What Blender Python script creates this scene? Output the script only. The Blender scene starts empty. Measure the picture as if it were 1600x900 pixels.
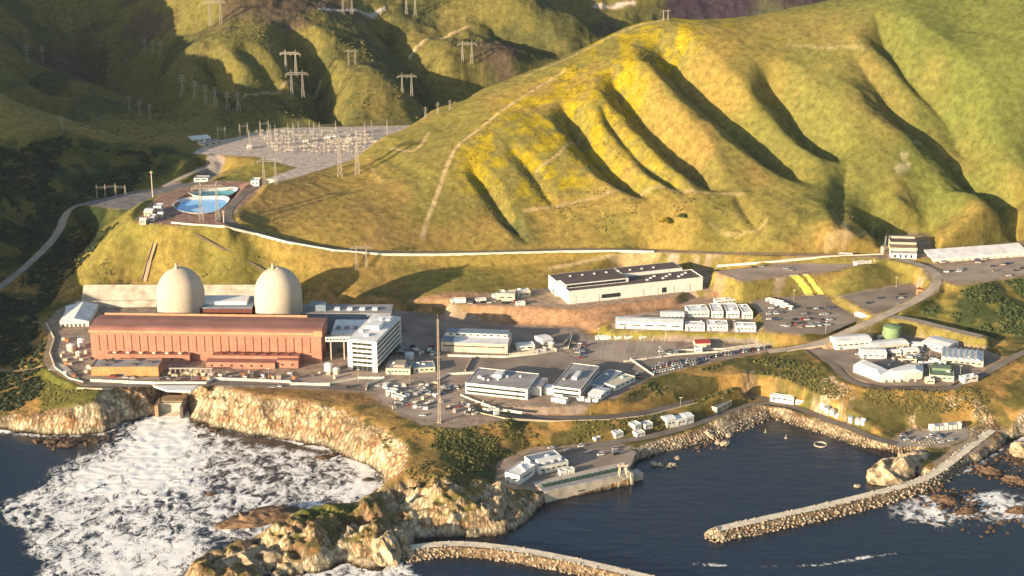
import bpy, bmesh, math, random
import numpy as np
from mathutils import Vector, Matrix
random.seed(7); rng = np.random.default_rng(11)
S = bpy.context.scene
# ---------------------------------------------------------------- camera
CH, PITCH, F = 540.0, math.radians(18.0), 2500.0
cd = bpy.data.cameras.new('camera'); cam = bpy.data.objects.new('camera', cd)
S.collection.objects.link(cam); S.camera = cam
cam.location = (0, 0, CH); cam.rotation_euler = (math.radians(90) - PITCH, 0, 0)
cd.sensor_width = 36.0; cd.lens = 36.0 * F / 1600.0
cd.clip_start = 5; cd.clip_end = 12000
# ---------------------------------------------------------------- world, sun, exposure
SUN_D = Vector((0.78, 0.62, 0)).normalized()          # direction the light travels
SUN_EL = math.radians(11.2)
w = bpy.data.worlds.new('World'); S.world = w; w.use_nodes = True
nt = w.node_tree; bg = nt.nodes['Background']
sky = nt.nodes.new('ShaderNodeTexSky'); sky.sky_type = 'NISHITA'; sky.sun_disc = False
sky.sun_elevation = SUN_EL
sky.sun_rotation = math.atan2(-SUN_D.x, -SUN_D.y)
nt.links.new(sky.outputs[0], bg.inputs[0]); bg.inputs[1].default_value = 0.10
ld = bpy.data.lights.new('sun', 'SUN'); lo = bpy.data.objects.new('sun', ld); S.collection.objects.link(lo)
ld.energy = 5.0; ld.angle = math.radians(0.5); ld.color = (1.0, 0.79, 0.54)
dv = Vector((SUN_D.x * math.cos(SUN_EL), SUN_D.y * math.cos(SUN_EL), -math.sin(SUN_EL)))
lo.rotation_euler = dv.to_track_quat('-Z', 'Y').to_euler(); lo.location = (-900, -300, 900)
S.view_settings.view_transform = 'Standard'; S.view_settings.look = 'None'
S.view_settings.gamma = 1; S.view_settings.use_curve_mapping = False
S.view_settings.exposure = 1.18
S.render.engine = 'CYCLES'
try:
    S.cycles.max_bounces = 4; S.cycles.diffuse_bounces = 2; S.cycles.glossy_bounces = 2; S.cycles.transmission_bounces = 2
    S.cycles.use_denoising = True
except Exception: pass
# ---------------------------------------------------------------- camera <-> world helpers (photo pixels, 1600 x 900)
CP, SP = math.cos(PITCH), math.sin(PITCH)
def ray(px, py):
    u = (px - 800) / F; v = (450 - py) / F
    return np.array([u, CP + v * SP, -SP + v * CP])
def W(px, py, z):
    d = ray(px, py); t = (z - CH) / d[2]
    return (d[0] * t, d[1] * t)
def depth_of(x, y, z): return y * CP + (CH - z) * SP
def PX(x, y, z):
    D = depth_of(x, y, z); return (800 + F * x / D, 450 - F * ((z - CH) * CP + y * SP) / D)
# ---------------------------------------------------------------- noise
def _h(n):
    return np.random.default_rng(n).random((256, 256)).astype(np.float32)
def vnoise(x, y, seed):
    t = _h(seed); xi = np.floor(x).astype(np.int64); yi = np.floor(y).astype(np.int64)
    fx = (x - xi).astype(np.float32); fy = (y - yi).astype(np.float32)
    fx = fx * fx * (3 - 2 * fx); fy = fy * fy * (3 - 2 * fy)
    a = t[xi & 255, yi & 255]; b = t[(xi + 1) & 255, yi & 255]; c = t[xi & 255, (yi + 1) & 255]; d = t[(xi + 1) & 255, (yi + 1) & 255]
    return (a * (1 - fx) + b * fx) * (1 - fy) + (c * (1 - fx) + d * fx) * fy
def fbm(x, y, sc, seed, oc=4, ridged=False):
    s = 0; amp = 1; tot = 0; c, sn = math.cos(.6), math.sin(.6)
    u = x / sc; v = y / sc
    for i in range(oc):
        n = vnoise(u, v, seed + i)
        if ridged: n = 1 - np.abs(2 * n - 1)
        s = s + amp * n; tot += amp; amp *= .5
        u, v = (u * c - v * sn) * 2.03 + 13.7, (u * sn + v * c) * 2.03 + 5.1
    return s / tot
def sstep(a, b, x):
    t = np.clip((x - a) / (b - a), 0, 1); return t * t * (3 - 2 * t)
def sdist(P, X, Y):
    """signed distance to closed polygon, positive inside"""
    P = np.asarray(P, float); d2 = np.full(X.shape, 1e18); ins = np.zeros(X.shape, bool)
    for i in range(len(P)):
        ax, ay = P[i - 1]; bx, by = P[i]; ex, ey = bx - ax, by - ay
        L = ex * ex + ey * ey + 1e-12
        t = np.clip(((X - ax) * ex + (Y - ay) * ey) / L, 0, 1)
        dx = X - ax - t * ex; dy = Y - ay - t * ey; np.minimum(d2, dx * dx + dy * dy, out=d2)
        c = ((ay > Y) != (by > Y))
        with np.errstate(divide='ignore', invalid='ignore'):
            xx = (bx - ax) * (Y - ay) / (by - ay if by != ay else 1e-12) + ax
        ins ^= c & (X < xx)
    d = np.sqrt(d2); return np.where(ins, d, -d)
def pdist(P, X, Y, Z=None):
    """distance to polyline, side-signed offset, along-parameter (0..1), z at the nearest point"""
    P = np.asarray(P, float); best = np.full(X.shape, 1e18); par = np.zeros(X.shape); side = np.zeros(X.shape); zz = np.zeros(X.shape)
    seg = np.hypot(*(P[1:, :2] - P[:-1, :2]).T); cum = np.concatenate([[0], np.cumsum(seg)]); tot = cum[-1]
    for i in range(len(P) - 1):
        ax, ay = P[i][:2]; bx, by = P[i + 1][:2]; ex, ey = bx - ax, by - ay; L = ex * ex + ey * ey + 1e-12
        t = np.clip(((X - ax) * ex + (Y - ay) * ey) / L, 0, 1)
        dx = X - ax - t * ex; dy = Y - ay - t * ey; d2 = dx * dx + dy * dy
        m = d2 < best
        best = np.where(m, d2, best); par = np.where(m, (cum[i] + t * seg[i]) / tot, par)
        side = np.where(m, np.sign(ex * dy - ey * dx), side)
        if Z is not None: zz = np.where(m, Z[i] + (Z[i + 1] - Z[i]) * t, zz)
    return np.sqrt(best), side, par, zz
def dens(P, step=6.0):
    P = np.asarray(P, float); out = [P[0]]
    for a, b in zip(P[:-1], P[1:]):
        n = max(1, int(np.hypot(*(b - a)[:2]) / step))
        for k in range(1, n + 1): out.append(a + (b - a) * k / n)
    return np.array(out)
def smooth_line(P, it=2):
    P = [np.asarray(p, float) for p in P]
    for _ in range(it):
        Q = [P[0]]
        for a, b in zip(P[:-1], P[1:]): Q += [a * .75 + b * .25, a * .25 + b * .75]
        Q.append(P[-1]); P = Q
    return np.array(P)
# ---------------------------------------------------------------- terrain height field
# level ground: photo outline + real height above the sea (metres)
FLATS = [
 ('creek_yard', 82, 5, [(125,318),(205,300),(300,285),(330,262),(352,268),(300,296),(230,318),(200,328),(150,322)]),
 ('reservoir', 94, 6, [(212,345),(250,305),(330,283),(392,284),(412,290),(368,330),(352,352),(300,352),(250,350)]),
 ('switchyard', 100, 12, [(300,240),(330,222),(440,200),(640,196),(690,190),(600,235),(470,275),(430,285),(405,283),(465,262),(400,245)]),
 ('power_block', 26, 6, [(88,488),(120,470),(160,476),(480,476),(640,488),(800,508),(900,512),(930,530),(1060,524),(1200,536),(1210,548),(1100,568),(1010,592),(960,622),(900,636),(820,640),(720,625),(790,655),(720,668),(660,664),(600,632),(570,612),(400,604),(240,606),(130,602),(110,580),(75,566),(82,520),(72,506)]),
 ('warehouse_pad', 40, 5, [(705,474),(800,452),(848,452),(1010,414),(1112,418),(1140,432),(1108,458),(888,482),(840,478)]),
 ('trailer_pad', 34, 4, [(955,514),(960,496),(1060,482),(1080,466),(1180,466),(1196,500),(1190,520)]),
 ('lower_lot', 38, 4, [(1170,468),(1215,458),(1290,462),(1352,500),(1290,526),(1196,518),(1196,495)]),
 ('mid_lot', 44, 4, [(1312,462),(1405,444),(1448,446),(1452,462),(1368,494)]),
 ('upper_lot', 56, 4, [(1118,424),(1270,406),(1378,400),(1400,408),(1300,424),(1160,440)]),
 ('east_lot', 58, 4, [(1450,404),(1600,376),(1760,362),(1760,430),(1600,432),(1500,446),(1455,436),(1440,420)]),
 ('east_camp', 30, 5, [(1252,545),(1330,520),(1440,520),(1500,530),(1570,560),(1520,590),(1486,606),(1440,608),(1372,606),(1330,592),(1300,565)]),
 ('tunnel_pad', 62, 4, [(1372,404),(1385,366),(1450,366),(1462,402)]),
 ('intake_deck', 8, 5, [(775,760),(780,722),(830,700),(960,690),(1000,704),(985,738),(852,768)]),
 ('root_pad', 6, 3, [(1452,742),(1462,722),(1490,700),(1530,680),(1566,668),(1572,682),(1540,704),(1498,730),(1468,745)]),
 ('harbour_pad', 7, 4, [(1385,694),(1420,672),(1512,664),(1520,684),(1475,698),(1400,702)]),
]
FP = {}
for n, z, m, P in FLATS: FP[n] = (np.array([W(a, b, z) for a, b in P]), z, m)
# spot heights seen in the photo
CT = """-60,560,18 0,640,9 0,600,14 0,575,14 40,620,14 50,520,20 0,520,22 0,450,32 50,400,48 100,340,68
60,480,24 90,440,32 130,390,45 170,345,62 205,325,76 0,400,52 0,350,74 0,300,97 0,250,121 0,200,147 100,280,95 100,230,118 100,205,131
200,245,104 150,270,93 250,255,98 300,255,96 -100,450,50 -100,350,100 -100,250,145
0,170,120 0,130,140 0,90,165 0,60,172 100,170,116 100,130,138 200,190,106 250,205,102 200,100,122 200,130,114 250,160,107 0,30,185 100,60,150 100,20,180 200,50,160 200,0,200
300,190,105 300,150,125 300,100,155 300,70,171 320,35,185 400,190,105 400,150,128 400,100,160 400,60,182 400,20,200 330,0,215
600,190,104 600,150,125 600,110,145 600,60,165 600,20,190 500,100,150 500,150,122 500,50,182 500,0,205 700,150,118 700,100,140 700,60,160 700,20,185 700,0,200 800,100,135 800,60,155 800,0,205 900,50,155 900,20,185 1000,20,170 1000,0,190 1100,10,180 1250,0,190
400,350,86 400,380,74 400,420,52 400,445,38 500,285,98 500,320,91 500,350,83 500,390,67 500,430,46 600,250,113 600,300,97 600,350,81 600,400,60 600,440,42
700,200,139 700,250,122 700,300,100 700,350,78 700,400,55 700,445,42 800,150,168 800,200,148 800,250,124 800,300,100 800,350,76 800,400,53 800,430,43
900,120,187 900,150,172 900,200,148 900,250,124 900,300,99 900,350,75 900,400,53 1000,60,221 1000,100,204 1000,150,178 1000,200,152 1000,250,127 1000,300,102 1000,350,77 1000,395,56
1100,60,228 1100,100,205 1100,150,178 1100,200,152 1100,250,128 1100,300,104 1100,350,82 1100,390,66 1200,60,228 1200,100,206 1200,150,178 1200,200,150 1200,250,127 1200,300,105 1200,350,85 1200,390,68
1300,40,243 1300,100,208 1300,150,180 1300,200,152 1300,250,128 1300,300,107 1300,350,90 1300,390,73 1400,0,272 1400,50,245 1400,100,215 1400,150,185 1400,200,157 1400,250,130 1400,300,108 1400,340,90
1500,0,275 1500,50,245 1500,100,218 1500,150,188 1500,200,158 1500,250,130 1500,300,108 1500,350,86 1500,380,72 1600,0,280 1600,100,222 1600,200,160 1600,300,110 1600,350,88 1600,380,70 1760,0,280 1760,100,222 1760,200,160 1760,300,110
1500,470,50 1600,460,50 1560,500,42 1600,510,38 1600,560,34 1590,600,26 1600,640,18 1520,630,22 1760,480,50 1760,600,30 1400,520,32 1450,500,40
1000,620,20 1100,600,22 1200,590,26 1250,575,28 1300,620,22 1400,630,22 1500,640,18 1100,575,26 1250,620,20
650,700,22 700,700,19 740,690,17 700,740,16 620,720,22 760,715,12 650,760,15 610,770,11 700,775,17 770,775,12 550,810,12 450,850,12 400,870,9 330,895,7 500,835,12 800,660,21 900,665,16 860,690,10 1000,660,14
240,440,40 200,440,40 400,460,34 550,455,38 650,465,36 180,380,75 230,370,80 300,370,82 330,400,62 250,410,58 130,440,45 160,400,62"""
pts = []
for s in CT.split():
    a, b, z = map(float, s.split(',')); x, y = W(a, b, z); pts.append((x, y, z))
CREST = [(500,262,100),(560,235,112),(600,212,125),(650,188,137),(700,165,150),(750,145,162),(800,125,175),(850,105,188),(900,85,200),(940,64,214),(980,43,228),(1040,30,240),(1100,31,240),(1150,27,243),(1200,22,248),(1240,12,256),(1290,3,263),(1400,-40,290),(1500,-50,296),(1600,-60,300),(1760,-60,300)]
for a, b, z in CREST:
    x, y = W(a, b, z); pts.append((x, y, z)); 
    if z > 130:
        pts.append((x * 1.05, y + 130, z - min(60, (z - 100) * .6))); pts.append((x * 1.12, y + 320, max(100, z - 135)))
for n, (P, z, m) in FP.items():
    for p in P: pts.append((p[0], p[1], z))
for x, y, z in [(-560,1290,50),(-600,1330,75),(-620,1280,60),(-700,1300,60),(-640,1420,95),(-580,1440,62),(-720,1500,140),(-650,1560,115),(-900,1500,170),(-740,1600,200),(-780,1700,250),(-900,1850,320),(-760,1900,290),(-900,2100,350),(-1100,1500,170),(-1200,2000,430),(-820,2100,310),(-980,2350,450),  # unseen left ridge, added and raised to shade the canyon and far slopes
                (-1200,2600,300),(-600,3000,270),(0,3000,270),(600,3000,270),(1200,3000,300),(-1500,4200,420),(0,4200,400),(1500,4200,420),(1300,2300,280),(1300,1800,200),(1100,1400,60),(1400,1200,40),
                (0,900,10),(400,1000,10),(-500,1000,10),(800,1000,10),(-1200,1200,60),(1500,2600,300),(-1500,3300,330),(1500,3500,350)]:
    pts.append((x, y, z))
pts = np.array(pts)
C = pts[:, :2] / 100.0
def _k(r2): return .5 * r2 * np.log(r2 + 1e-9)
D2 = ((C[:, None] - C[None]) ** 2).sum(-1); n = len(C)
A = np.zeros((n + 3, n + 3)); A[:n, :n] = _k(D2) + np.eye(n) * .02; A[:n, n] = 1; A[:n, n + 1:] = C; A[n, :n] = 1; A[n + 1:, :n] = C.T
sol = np.linalg.solve(A, np.concatenate([pts[:, 2], np.zeros(3)]))
def tps(X, Y):
    out = np.empty(X.size, np.float32); xs = X.ravel() / 100; ys = Y.ravel() / 100
    for i in range(0, xs.size, 40000):
        a = xs[i:i + 40000]; b = ys[i:i + 40000]
        r = ((a[:, None] - C[None, :, 0]) ** 2 + (b[:, None] - C[None, :, 1]) ** 2).astype(np.float32)
        out[i:i + 40000] = (.5 * r * np.log(r + 1e-9)) @ sol[:n].astype(np.float32) + sol[n] + sol[n + 1] * a + sol[n + 2] * b
    return out.reshape(X.shape)
def axis(segs):
    o = [segs[0][0]]
    for a, b, s0, s1 in segs:
        x = a
        while x < b - 1e-6:
            t = (x - a) / (b - a); x = min(b, x + s0 + (s1 - s0) * t); o.append(x)
    return np.array(o)
gx = axis([(-1500,-620,22,2),(-620,620,1.6,1.6),(620,1500,2,22)])
gy = axis([(860,960,6,1.5),(960,1420,1.3,1.3),(1420,1760,1.7,2.1),(1760,2600,2.2,6),(2600,4400,6,30)])
GX, GY = np.meshgrid(gx, gy, indexing='ij')
# base surface on a coarser lattice, bilinear in between would facet, so evaluate directly
L0 = tps(GX, GY).astype(np.float64)
def samp(H, x, y):
    x = np.asarray(x, float); y = np.asarray(y, float)
    i = np.clip(np.searchsorted(gx, x) - 1, 0, len(gx) - 2); j = np.clip(np.searchsorted(gy, y) - 1, 0, len(gy) - 2)
    u = np.clip((x - gx[i]) / (gx[i + 1] - gx[i]), 0, 1); v = np.clip((y - gy[j]) / (gy[j + 1] - gy[j]), 0, 1)
    return (H[i, j] * (1 - u) + H[i + 1, j] * u) * (1 - v) + (H[i, j + 1] * (1 - u) + H[i + 1, j + 1] * u) * v
def G(px, py, H=None):
    """first ground point seen at a photo pixel"""
    H = L0 if H is None else H
    d = ray(px, py); t = np.arange(900, 4600, 1.0); x = d[0] * t; y = d[1] * t; z = CH + d[2] * t
    h = np.maximum(samp(H, x, y), 0); k = np.argmax(h >= z)
    if h[k] < z[k]: k = len(t) - 1
    return float(x[k]), float(y[k]), float(h[k])
L = L0.copy()
# ravines on the hill faces: (photo line, depth, half width)
RAV = [
 ([(880,150),(912,175),(945,215),(990,255),(1036,315)], 20, 17),
 ([(940,150),(985,200),(1010,230),(1094,308)], 11, 11),
 ([(962,95),(1020,155),(1060,200),(1108,243),(1146,305)], 22, 21),
 ([(1035,42),(1075,85),(1120,130),(1170,165),(1215,205),(1260,250),(1300,298)], 24, 24),
 ([(1198,85),(1245,130),(1280,170),(1312,205),(1340,255)], 25, 23),
 ([(1334,235),(1330,290),(1318,330),(1322,372)], 4, 9),
 ([(1340,45),(1385,85),(1435,130),(1482,168),(1520,205),(1562,255),(1598,305),(1640,370),(1680,430)], 27, 25),
 ([(1380,10),(1425,55),(1470,92),(1512,137),(1545,190),(1572,235)], 27, 22),
 ([(1340,325),(1370,350),(1398,372)], 12, 14),
 ([(740,250),(780,310),(812,350),(838,385)], 7, 9),
 ([(800,220),(850,280),(880,330)], 4, 9),
 ([(470,30),(500,90),(525,140),(560,200)], 32, 26),
 ([(590,-10),(625,45),(680,90),(760,150)], 22, 30),
 ([(380,60),(430,110),(455,150),(500,185)], 8, 16),
 ([(250,60),(262,110),(285,150),(300,180)], 16, 26),
 ([(325,70),(360,120),(392,165)], 18, 15),
 ([(60,150),(140,190),(230,212),(300,222)], 10, 20),
 ([(0,60),(60,110),(120,140),(180,160)], 18, 28),
 ([(120,40),(160,80),(200,120),(240,160)], 14, 24),
 ([(760,20),(820,60),(900,80)], 12, 26),
 ([(1150,300),(1175,330),(1200,362)], 3, 6),
]
RW = []
for P, dep, wd in RAV:
    q = [G(a, b)[:2] for a, b in P]; q = smooth_line(q, 2); RW.append(q)
    bx0, bx1 = q[:, 0].min() - 6 * wd, q[:, 0].max() + 6 * wd; by0, by1 = q[:, 1].min() - 6 * wd, q[:, 1].max() + 6 * wd
    I = np.where((gx > bx0) & (gx < bx1))[0]; J = np.where((gy > by0) & (gy < by1))[0]
    if len(I) == 0 or len(J) == 0: continue
    sl = (slice(I[0], I[-1] + 1), slice(J[0], J[-1] + 1)); X, Y = GX[sl], GY[sl]
    wob = (fbm(X, Y, 40, 31, 3) - .5) * wd * .6
    dd, sd, par, _ = pdist(q, X, Y); u = dd * sd + wob
    dep = dep * 1.5; wd = wd * .88; fade = sstep(0, .22, par) * (1 - sstep(.70, 1.0, par))
    edge = np.exp(-(np.maximum(0, dd) / (5 * wd)) ** 4)
    # u > 0 is the left-hand bank seen when walking down the line
    u = u + .75 * wd; wf = .5 + .5 * np.sin(np.pi * np.clip(par, 0, 1) ** .8); tl = np.clip(u / (2.2 * wd * wf), 0, 1); tr = np.clip(-u / (2.4 * wd * wf), 0, 1)
    prof = np.where(u > 0, -dep * (1 - tl) ** 2 * (1 + .6 * tl), -dep * (1 - tr) ** 2 * (1 + .8 * tr))
    L[sl] += prof * fade * edge
# natural roughness (kept off the level ground)
hill = sstep(40, 110, L)
n1 = fbm(GX, GY, 160, 3, 5) - .5; n2 = fbm(GX, GY, 26, 17, 4, True) - .5
far = sstep(1900, 2400, GY)
L += hill * (n1 * (7 + 24 * far) + n2 * (1.3 + 5 * far)) + (1 - hill) * n2 * 1.3
# fluting that runs down the hill faces
rot = GX * .82 + GY * .57
L += hill * (1 - far) * (fbm(rot, GY * .25, 22, 41, 3, True) - .5) * 1.8
PADMASK = np.zeros(GX.shape)
def local(P, pad):
    P = np.asarray(P); I = np.where((gx > P[:, 0].min() - pad) & (gx < P[:, 0].max() + pad))[0]; J = np.where((gy > P[:, 1].min() - pad) & (gy < P[:, 1].max() + pad))[0]
    return (slice(I[0], I[-1] + 1), slice(J[0], J[-1] + 1))
for nme, (P, z, m) in FP.items():
    sl = local(P, 40); sd = sdist(P, GX[sl], GY[sl]); wgt = sstep(-m * 2.2, -1.0, sd)
    L[sl] = L[sl] * (1 - wgt) + z * wgt
    PADMASK[sl] = np.maximum(PADMASK[sl], sstep(-2.5, .5, sd + (fbm(GX[sl], GY[sl], 9, 77, 3) - .5) * 5))
# roads: photo line, width, colour key, optional heights
ROADS = [
 ('canyon_road', 9, 'pale', [(-30,470,None),(0,449,None),(28,428,None),(62,398,None),(92,365,None),(100,340,None),(112,324,None),(135,318,82)]),
 ('switchyard_road', 8, 'pale', [(255,292,None),(290,275,None),(318,262,None),(335,255,None)]),
 ('reservoir_road', 9, 'asphalt', [(414,291,94),(396,293,94),(372,310,94),(355,330,94),(358,350,92),(400,364,82),(450,377,77),(520,390,70),(600,395,63),(680,396,60),(780,394,59),(880,391,58),(960,390,58),(1025,392,58)]),
 ('hill_foot_road', 8, 'dirt', [(1025,392,58),(1100,395,60),(1200,397,62),(1290,399,62),(1385,400,62)]),
 ('east_road', 10, 'pale', [(1398,404,62),(1440,414,60),(1466,428,58),(1462,450,55),(1430,470,50),(1390,490,46),(1340,512,40),(1290,535,33),(1240,545,30),(1200,550,27)]),
 ('lookout_road', 8, 'pale', [(1392,494,45),(1430,500,44),(1480,513,42),(1535,526,40)]),
 ('harbour_road', 8, 'asphalt', [(720,628,26),(745,640,24),(790,650,22),(870,654,20),(950,652,17),(1010,645,14),(1070,630,12),(1130,619,9),(1180,620,8),(1215,628,7)]),
 ('quay_road', 9, 'asphalt', [(800,738,8),(850,712,8),(940,694,8),(1000,686,8),(1060,672,7.5),(1110,655,7),(1150,640,7),(1190,628,7),(1235,634,7),(1290,655,7),(1330,670,7),(1368,686,7),(1400,694,7)]),
 ('camp_road', 8, 'asphalt', [(1270,545,29),(1300,566,29),(1318,590,28),(1350,604,28),(1420,606,28),(1480,608,28),(1530,590,29),(1570,566,32),(1600,550,34),(1700,520,40)]),
 ('coast_path', 5, 'dirt', [(-20,578,14),(10,580,14),(40,580,18),(68,573,26)]),
 ('plant_left_road', 8, 'dirt', [(72,508,26),(84,525,26),(76,548,26),(74,570,26),(100,588,26),(130,600,26)]),
]
RL = {}
for nme, wd, key, P in ROADS:
    q = []
    for a, b, z in P:
        if z is None: x, y, z = G(a, b, L)
        else: x, y = W(a, b, z)
        q.append((x, y, z))
    q = smooth_line(q, 2); RL[nme] = (q, wd, key)
    q2 = q[:, :2]; sl = local(q2, 30); dd, sd, par, zz = pdist(q2, GX[sl], GY[sl], q[:, 2])
    wgt = 1 - sstep(wd / 2 + 1.5, wd / 2 + 7, dd)
    L[sl] = L[sl] * (1 - wgt) + zz * wgt
# coast line: photo pixels at sea level
COAST = [(-400,660),(-200,668),(0,672),(60,679),(120,682),(165,676),(195,662),(225,652),(247,648),(246,636),(292,636),(296,657),(340,668),(400,680),(460,690),(512,701),(540,716),(574,726),(596,745),(597,760),(575,778),(545,792),(500,800),(455,812),(430,828),(400,838),(360,858),(320,876),(290,896),(270,930),(400,925),(440,905),(500,892),(545,880),(590,893),(620,880),(636,862),(650,846),(700,842),(745,843),(790,834),(812,820),(836,803),(850,786),(985,757),(1000,748),(990,735),(998,722),(1040,706),(1090,692),(1140,682),(1172,668),(1206,654),(1255,668),(1300,683),(1338,696),(1380,706),(1402,708),(1424,708),(1440,716),(1434,742),(1455,752),(1500,736),(1545,712),(1578,688),(1600,684),(1640,680),(1800,670),(2600,600)]
cw = [W(a, b, 0) for a, b in COAST]
land = cw + [(3000, 6000), (-3000, 6000)]
CD = sdist(land, GX, GY)
jag = sstep(-60, -10, 30 - np.abs(CD))
CDn = CD + (fbm(GX, GY, 26, 51, 5) - .5) * 9 + (fbm(GX, GY, 8, 57, 3, True) - .5) * 3.5
# coasts that are built (quay, revetment) stay smooth
BUILT = [W(a, b, 0) for a, b in [(852,786),(985,757),(1000,740),(1000,722),(1040,706),(1140,682),(1206,654),(1300,683),(1400,707)]]
sl = local(BUILT, 60); bd, _, _, _ = pdist(BUILT, GX[sl], GY[sl]); bm = np.zeros(GX.shape); bm[sl] = 1 - sstep(8, 26, bd)
CDn = CDn * (1 - bm) + CD * bm
KS = .95 + .5 * (fbm(GX, GY, 60, 61, 2) - .5)
KS = KS * (1 - bm) + .75 * bm
quay = [W(a, b, 0) for a, b in [(850,788),(985,758)]]
sl = local(quay, 30); qd, _, _, _ = pdist(quay, GX[sl], GY[sl]); qm = np.zeros(GX.shape); qm[sl] = 1 - sstep(4, 10, qd)
KS = KS * (1 - qm) + 4 * qm
prof = np.where(CDn > 0, KS * CDn, CDn * .5)
crag = ((fbm(GX, GY, 30, 71, 3, True) - .55) * 13 + (fbm(GX, GY, 10, 75, 4, True) - .55) * 5) * (1 - bm)
onface = np.clip(1 - np.abs(prof - L * .5) / (L * .5 + 1), 0, 1) * (CDn > 0)
prof2 = prof + crag * onface
# rocky headland: coarse blocks
HEAD = np.array([W(a, b, 5) for a, b in [(280,905),(330,860),(430,822),(520,800),(600,775),(640,768),(700,764),(770,770),(850,778),(830,810),(790,840),(700,848),(640,850),(600,900),(500,900),(400,930)]])
sl = local(HEAD, 30); hd = sdist(HEAD, GX[sl], GY[sl]); hm = np.zeros(GX.shape); hm[sl] = sstep(-6, 8, hd)
blk = fbm(GX, GY, 17, 83, 5, True); strat = np.abs(((GX * .62 + GY * .45 + 8 * fbm(GX, GY, 20, 91, 2)) / 7.5) % 1 - .5) * 2
blk2 = fbm(GX + 15 * blk, GY, 38, 87, 3, True); L = L + hm * ((blk2 - .66) * 24 + (blk - .55) * 14 + (strat - .5) * 3.0)
k = 2.5
def smin(a, b, k):
    h = np.clip(.5 + .5 * (b - a) / k, 0, 1); return b * (1 - h) + a * h - k * h * (1 - h)
H = smin(L, prof2, k * (1 - qm * .8))
H = np.where(CDn < 0, np.minimum(prof, -0.3), H); H = np.maximum(H, -14)
ROCK = sstep(3.5, -1, prof2 - L * .92) * (CD > -30)      # cliff faces
# discharge channel
DC = np.array([W(a, b, 0) for a, b in [(249,650),(251,628),(284,628),(289,652),(330,700),(210,700)]])
sl = local(DC, 12); dcd = sdist(DC, GX[sl], GY[sl]); wgt = sstep(-1.5, 1.5, dcd)
H[sl] = H[sl] * (1 - wgt) + np.minimum(H[sl], -3) * wgt
# reservoir basins
RES = np.array([W(a, b, 94) for a, b in [(275,322),(285,308),(310,297),(345,293),(374,294),(366,306),(350,322),(332,333),(300,334),(282,330)]])
sl = local(RES, 12); rd = sdist(RES, GX[sl], GY[sl]); wgt = sstep(-2, 3, rd)
H[sl] -= 5 * wgt
def hgt(x, y): return samp(H, x, y)
def GG(px, py): return G(px, py, H)
# ---------------------------------------------------------------- ground colour (own colour of the surface only)
gxd = np.gradient(H, gx, axis=0); gyd = np.gradient(H, gy, axis=1); slope = np.hypot(gxd, gyd)
def col(*c): return np.array(c, float)
gold, gold2, green, dkgreen, flower = col(.28,.20,.052), col(.275,.175,.058), col(.155,.16,.036), col(.035,.05,.018), col(.34,.255,.012)
scrub, dirt, rock, rock2, wet = col(.085,.085,.028), col(.38,.28,.20), col(.62,.51,.34), col(.36,.26,.15), col(.05,.035,.022)
n = lambda sc, sd, oc=4: fbm(GX, GY, sc, sd, oc)
CLR = gold + (gold2 - gold) * sstep(.46, .7, n(120, 101))[..., None]
def mix(c, m):
    global CLR
    CLR = CLR + (c - CLR) * np.clip(m, 0, 1)[..., None]
def blob(P, z, soft):
    if z is None: Q = np.array([G(a, b, H)[:2] for a, b in P])
    else: Q = np.array([W(a, b, z) for a, b in P])
    o = np.zeros(GX.shape); sl = local(Q, soft * 2); o[sl] = sstep(-soft, soft, sdist(Q, GX[sl], GY[sl]) + (n_big[sl] - .5) * soft * 2); return o
n_big = n(45, 103); n_mid = n(14, 107); n_fin = n(5, 109, 3)
mix(green, sstep(.42, .60, n(90, 113)) * .6); mix(green, .10)
mix(col(.14,.125,.035), sstep(1900, 2150, GY) * .8)                                     # the far slopes are greener
mix(green * col(.80,.86,.9), blob([(1330,-20),(1700,-20),(1700,330),(1560,320),(1500,240),(1440,160),(1380,60)], None, 40))
mix(green, .8*blob([(1440,190),(1560,300),(1620,340),(1500,330),(1400,250)], None, 15))
mix(flower, blob([(960,50),(1060,25),(1130,40),(1060,110),(1010,150),(960,230),(900,300),(800,330),(720,300),(720,220),(800,150),(900,100)], None, 25) * sstep(.38, .62, n_mid) * .95)
mix(flower, .5 * blob([(880,110),(1000,190),(1060,240),(1040,300),(950,240),(860,160)], None, 20) * sstep(.45, .6, n_fin))
mix(dkgreen * 1.6, blob([(760,280),(800,300),(850,380),(800,390),(770,340)], None, 12) * sstep(.42, .55, n_mid) * .8)
mix(scrub, blob([(1200,320),(1380,330),(1500,350),(1600,360),(1600,390),(1400,380),(1250,350)], None, 20) * sstep(.4, .6, n_mid) * .7)
# canyon and dark scrub on the left
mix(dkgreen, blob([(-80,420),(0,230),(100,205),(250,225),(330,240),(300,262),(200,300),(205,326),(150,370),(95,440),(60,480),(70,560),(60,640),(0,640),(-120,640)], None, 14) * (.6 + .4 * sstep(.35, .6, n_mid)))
mix(green * .7, .5 * blob([(100,220),(200,228),(300,262),(150,262)], None, 12))
mix(scrub, sstep(1950, 2100, GY) * sstep(.5, .62, n(70, 127)) * .9)
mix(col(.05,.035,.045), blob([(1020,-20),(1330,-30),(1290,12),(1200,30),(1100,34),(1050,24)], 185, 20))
mix(col(.10,.065,.05), sstep(2150, 2300, GY) * sstep(.54, .66, n(110, 133)) * .7)
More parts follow.
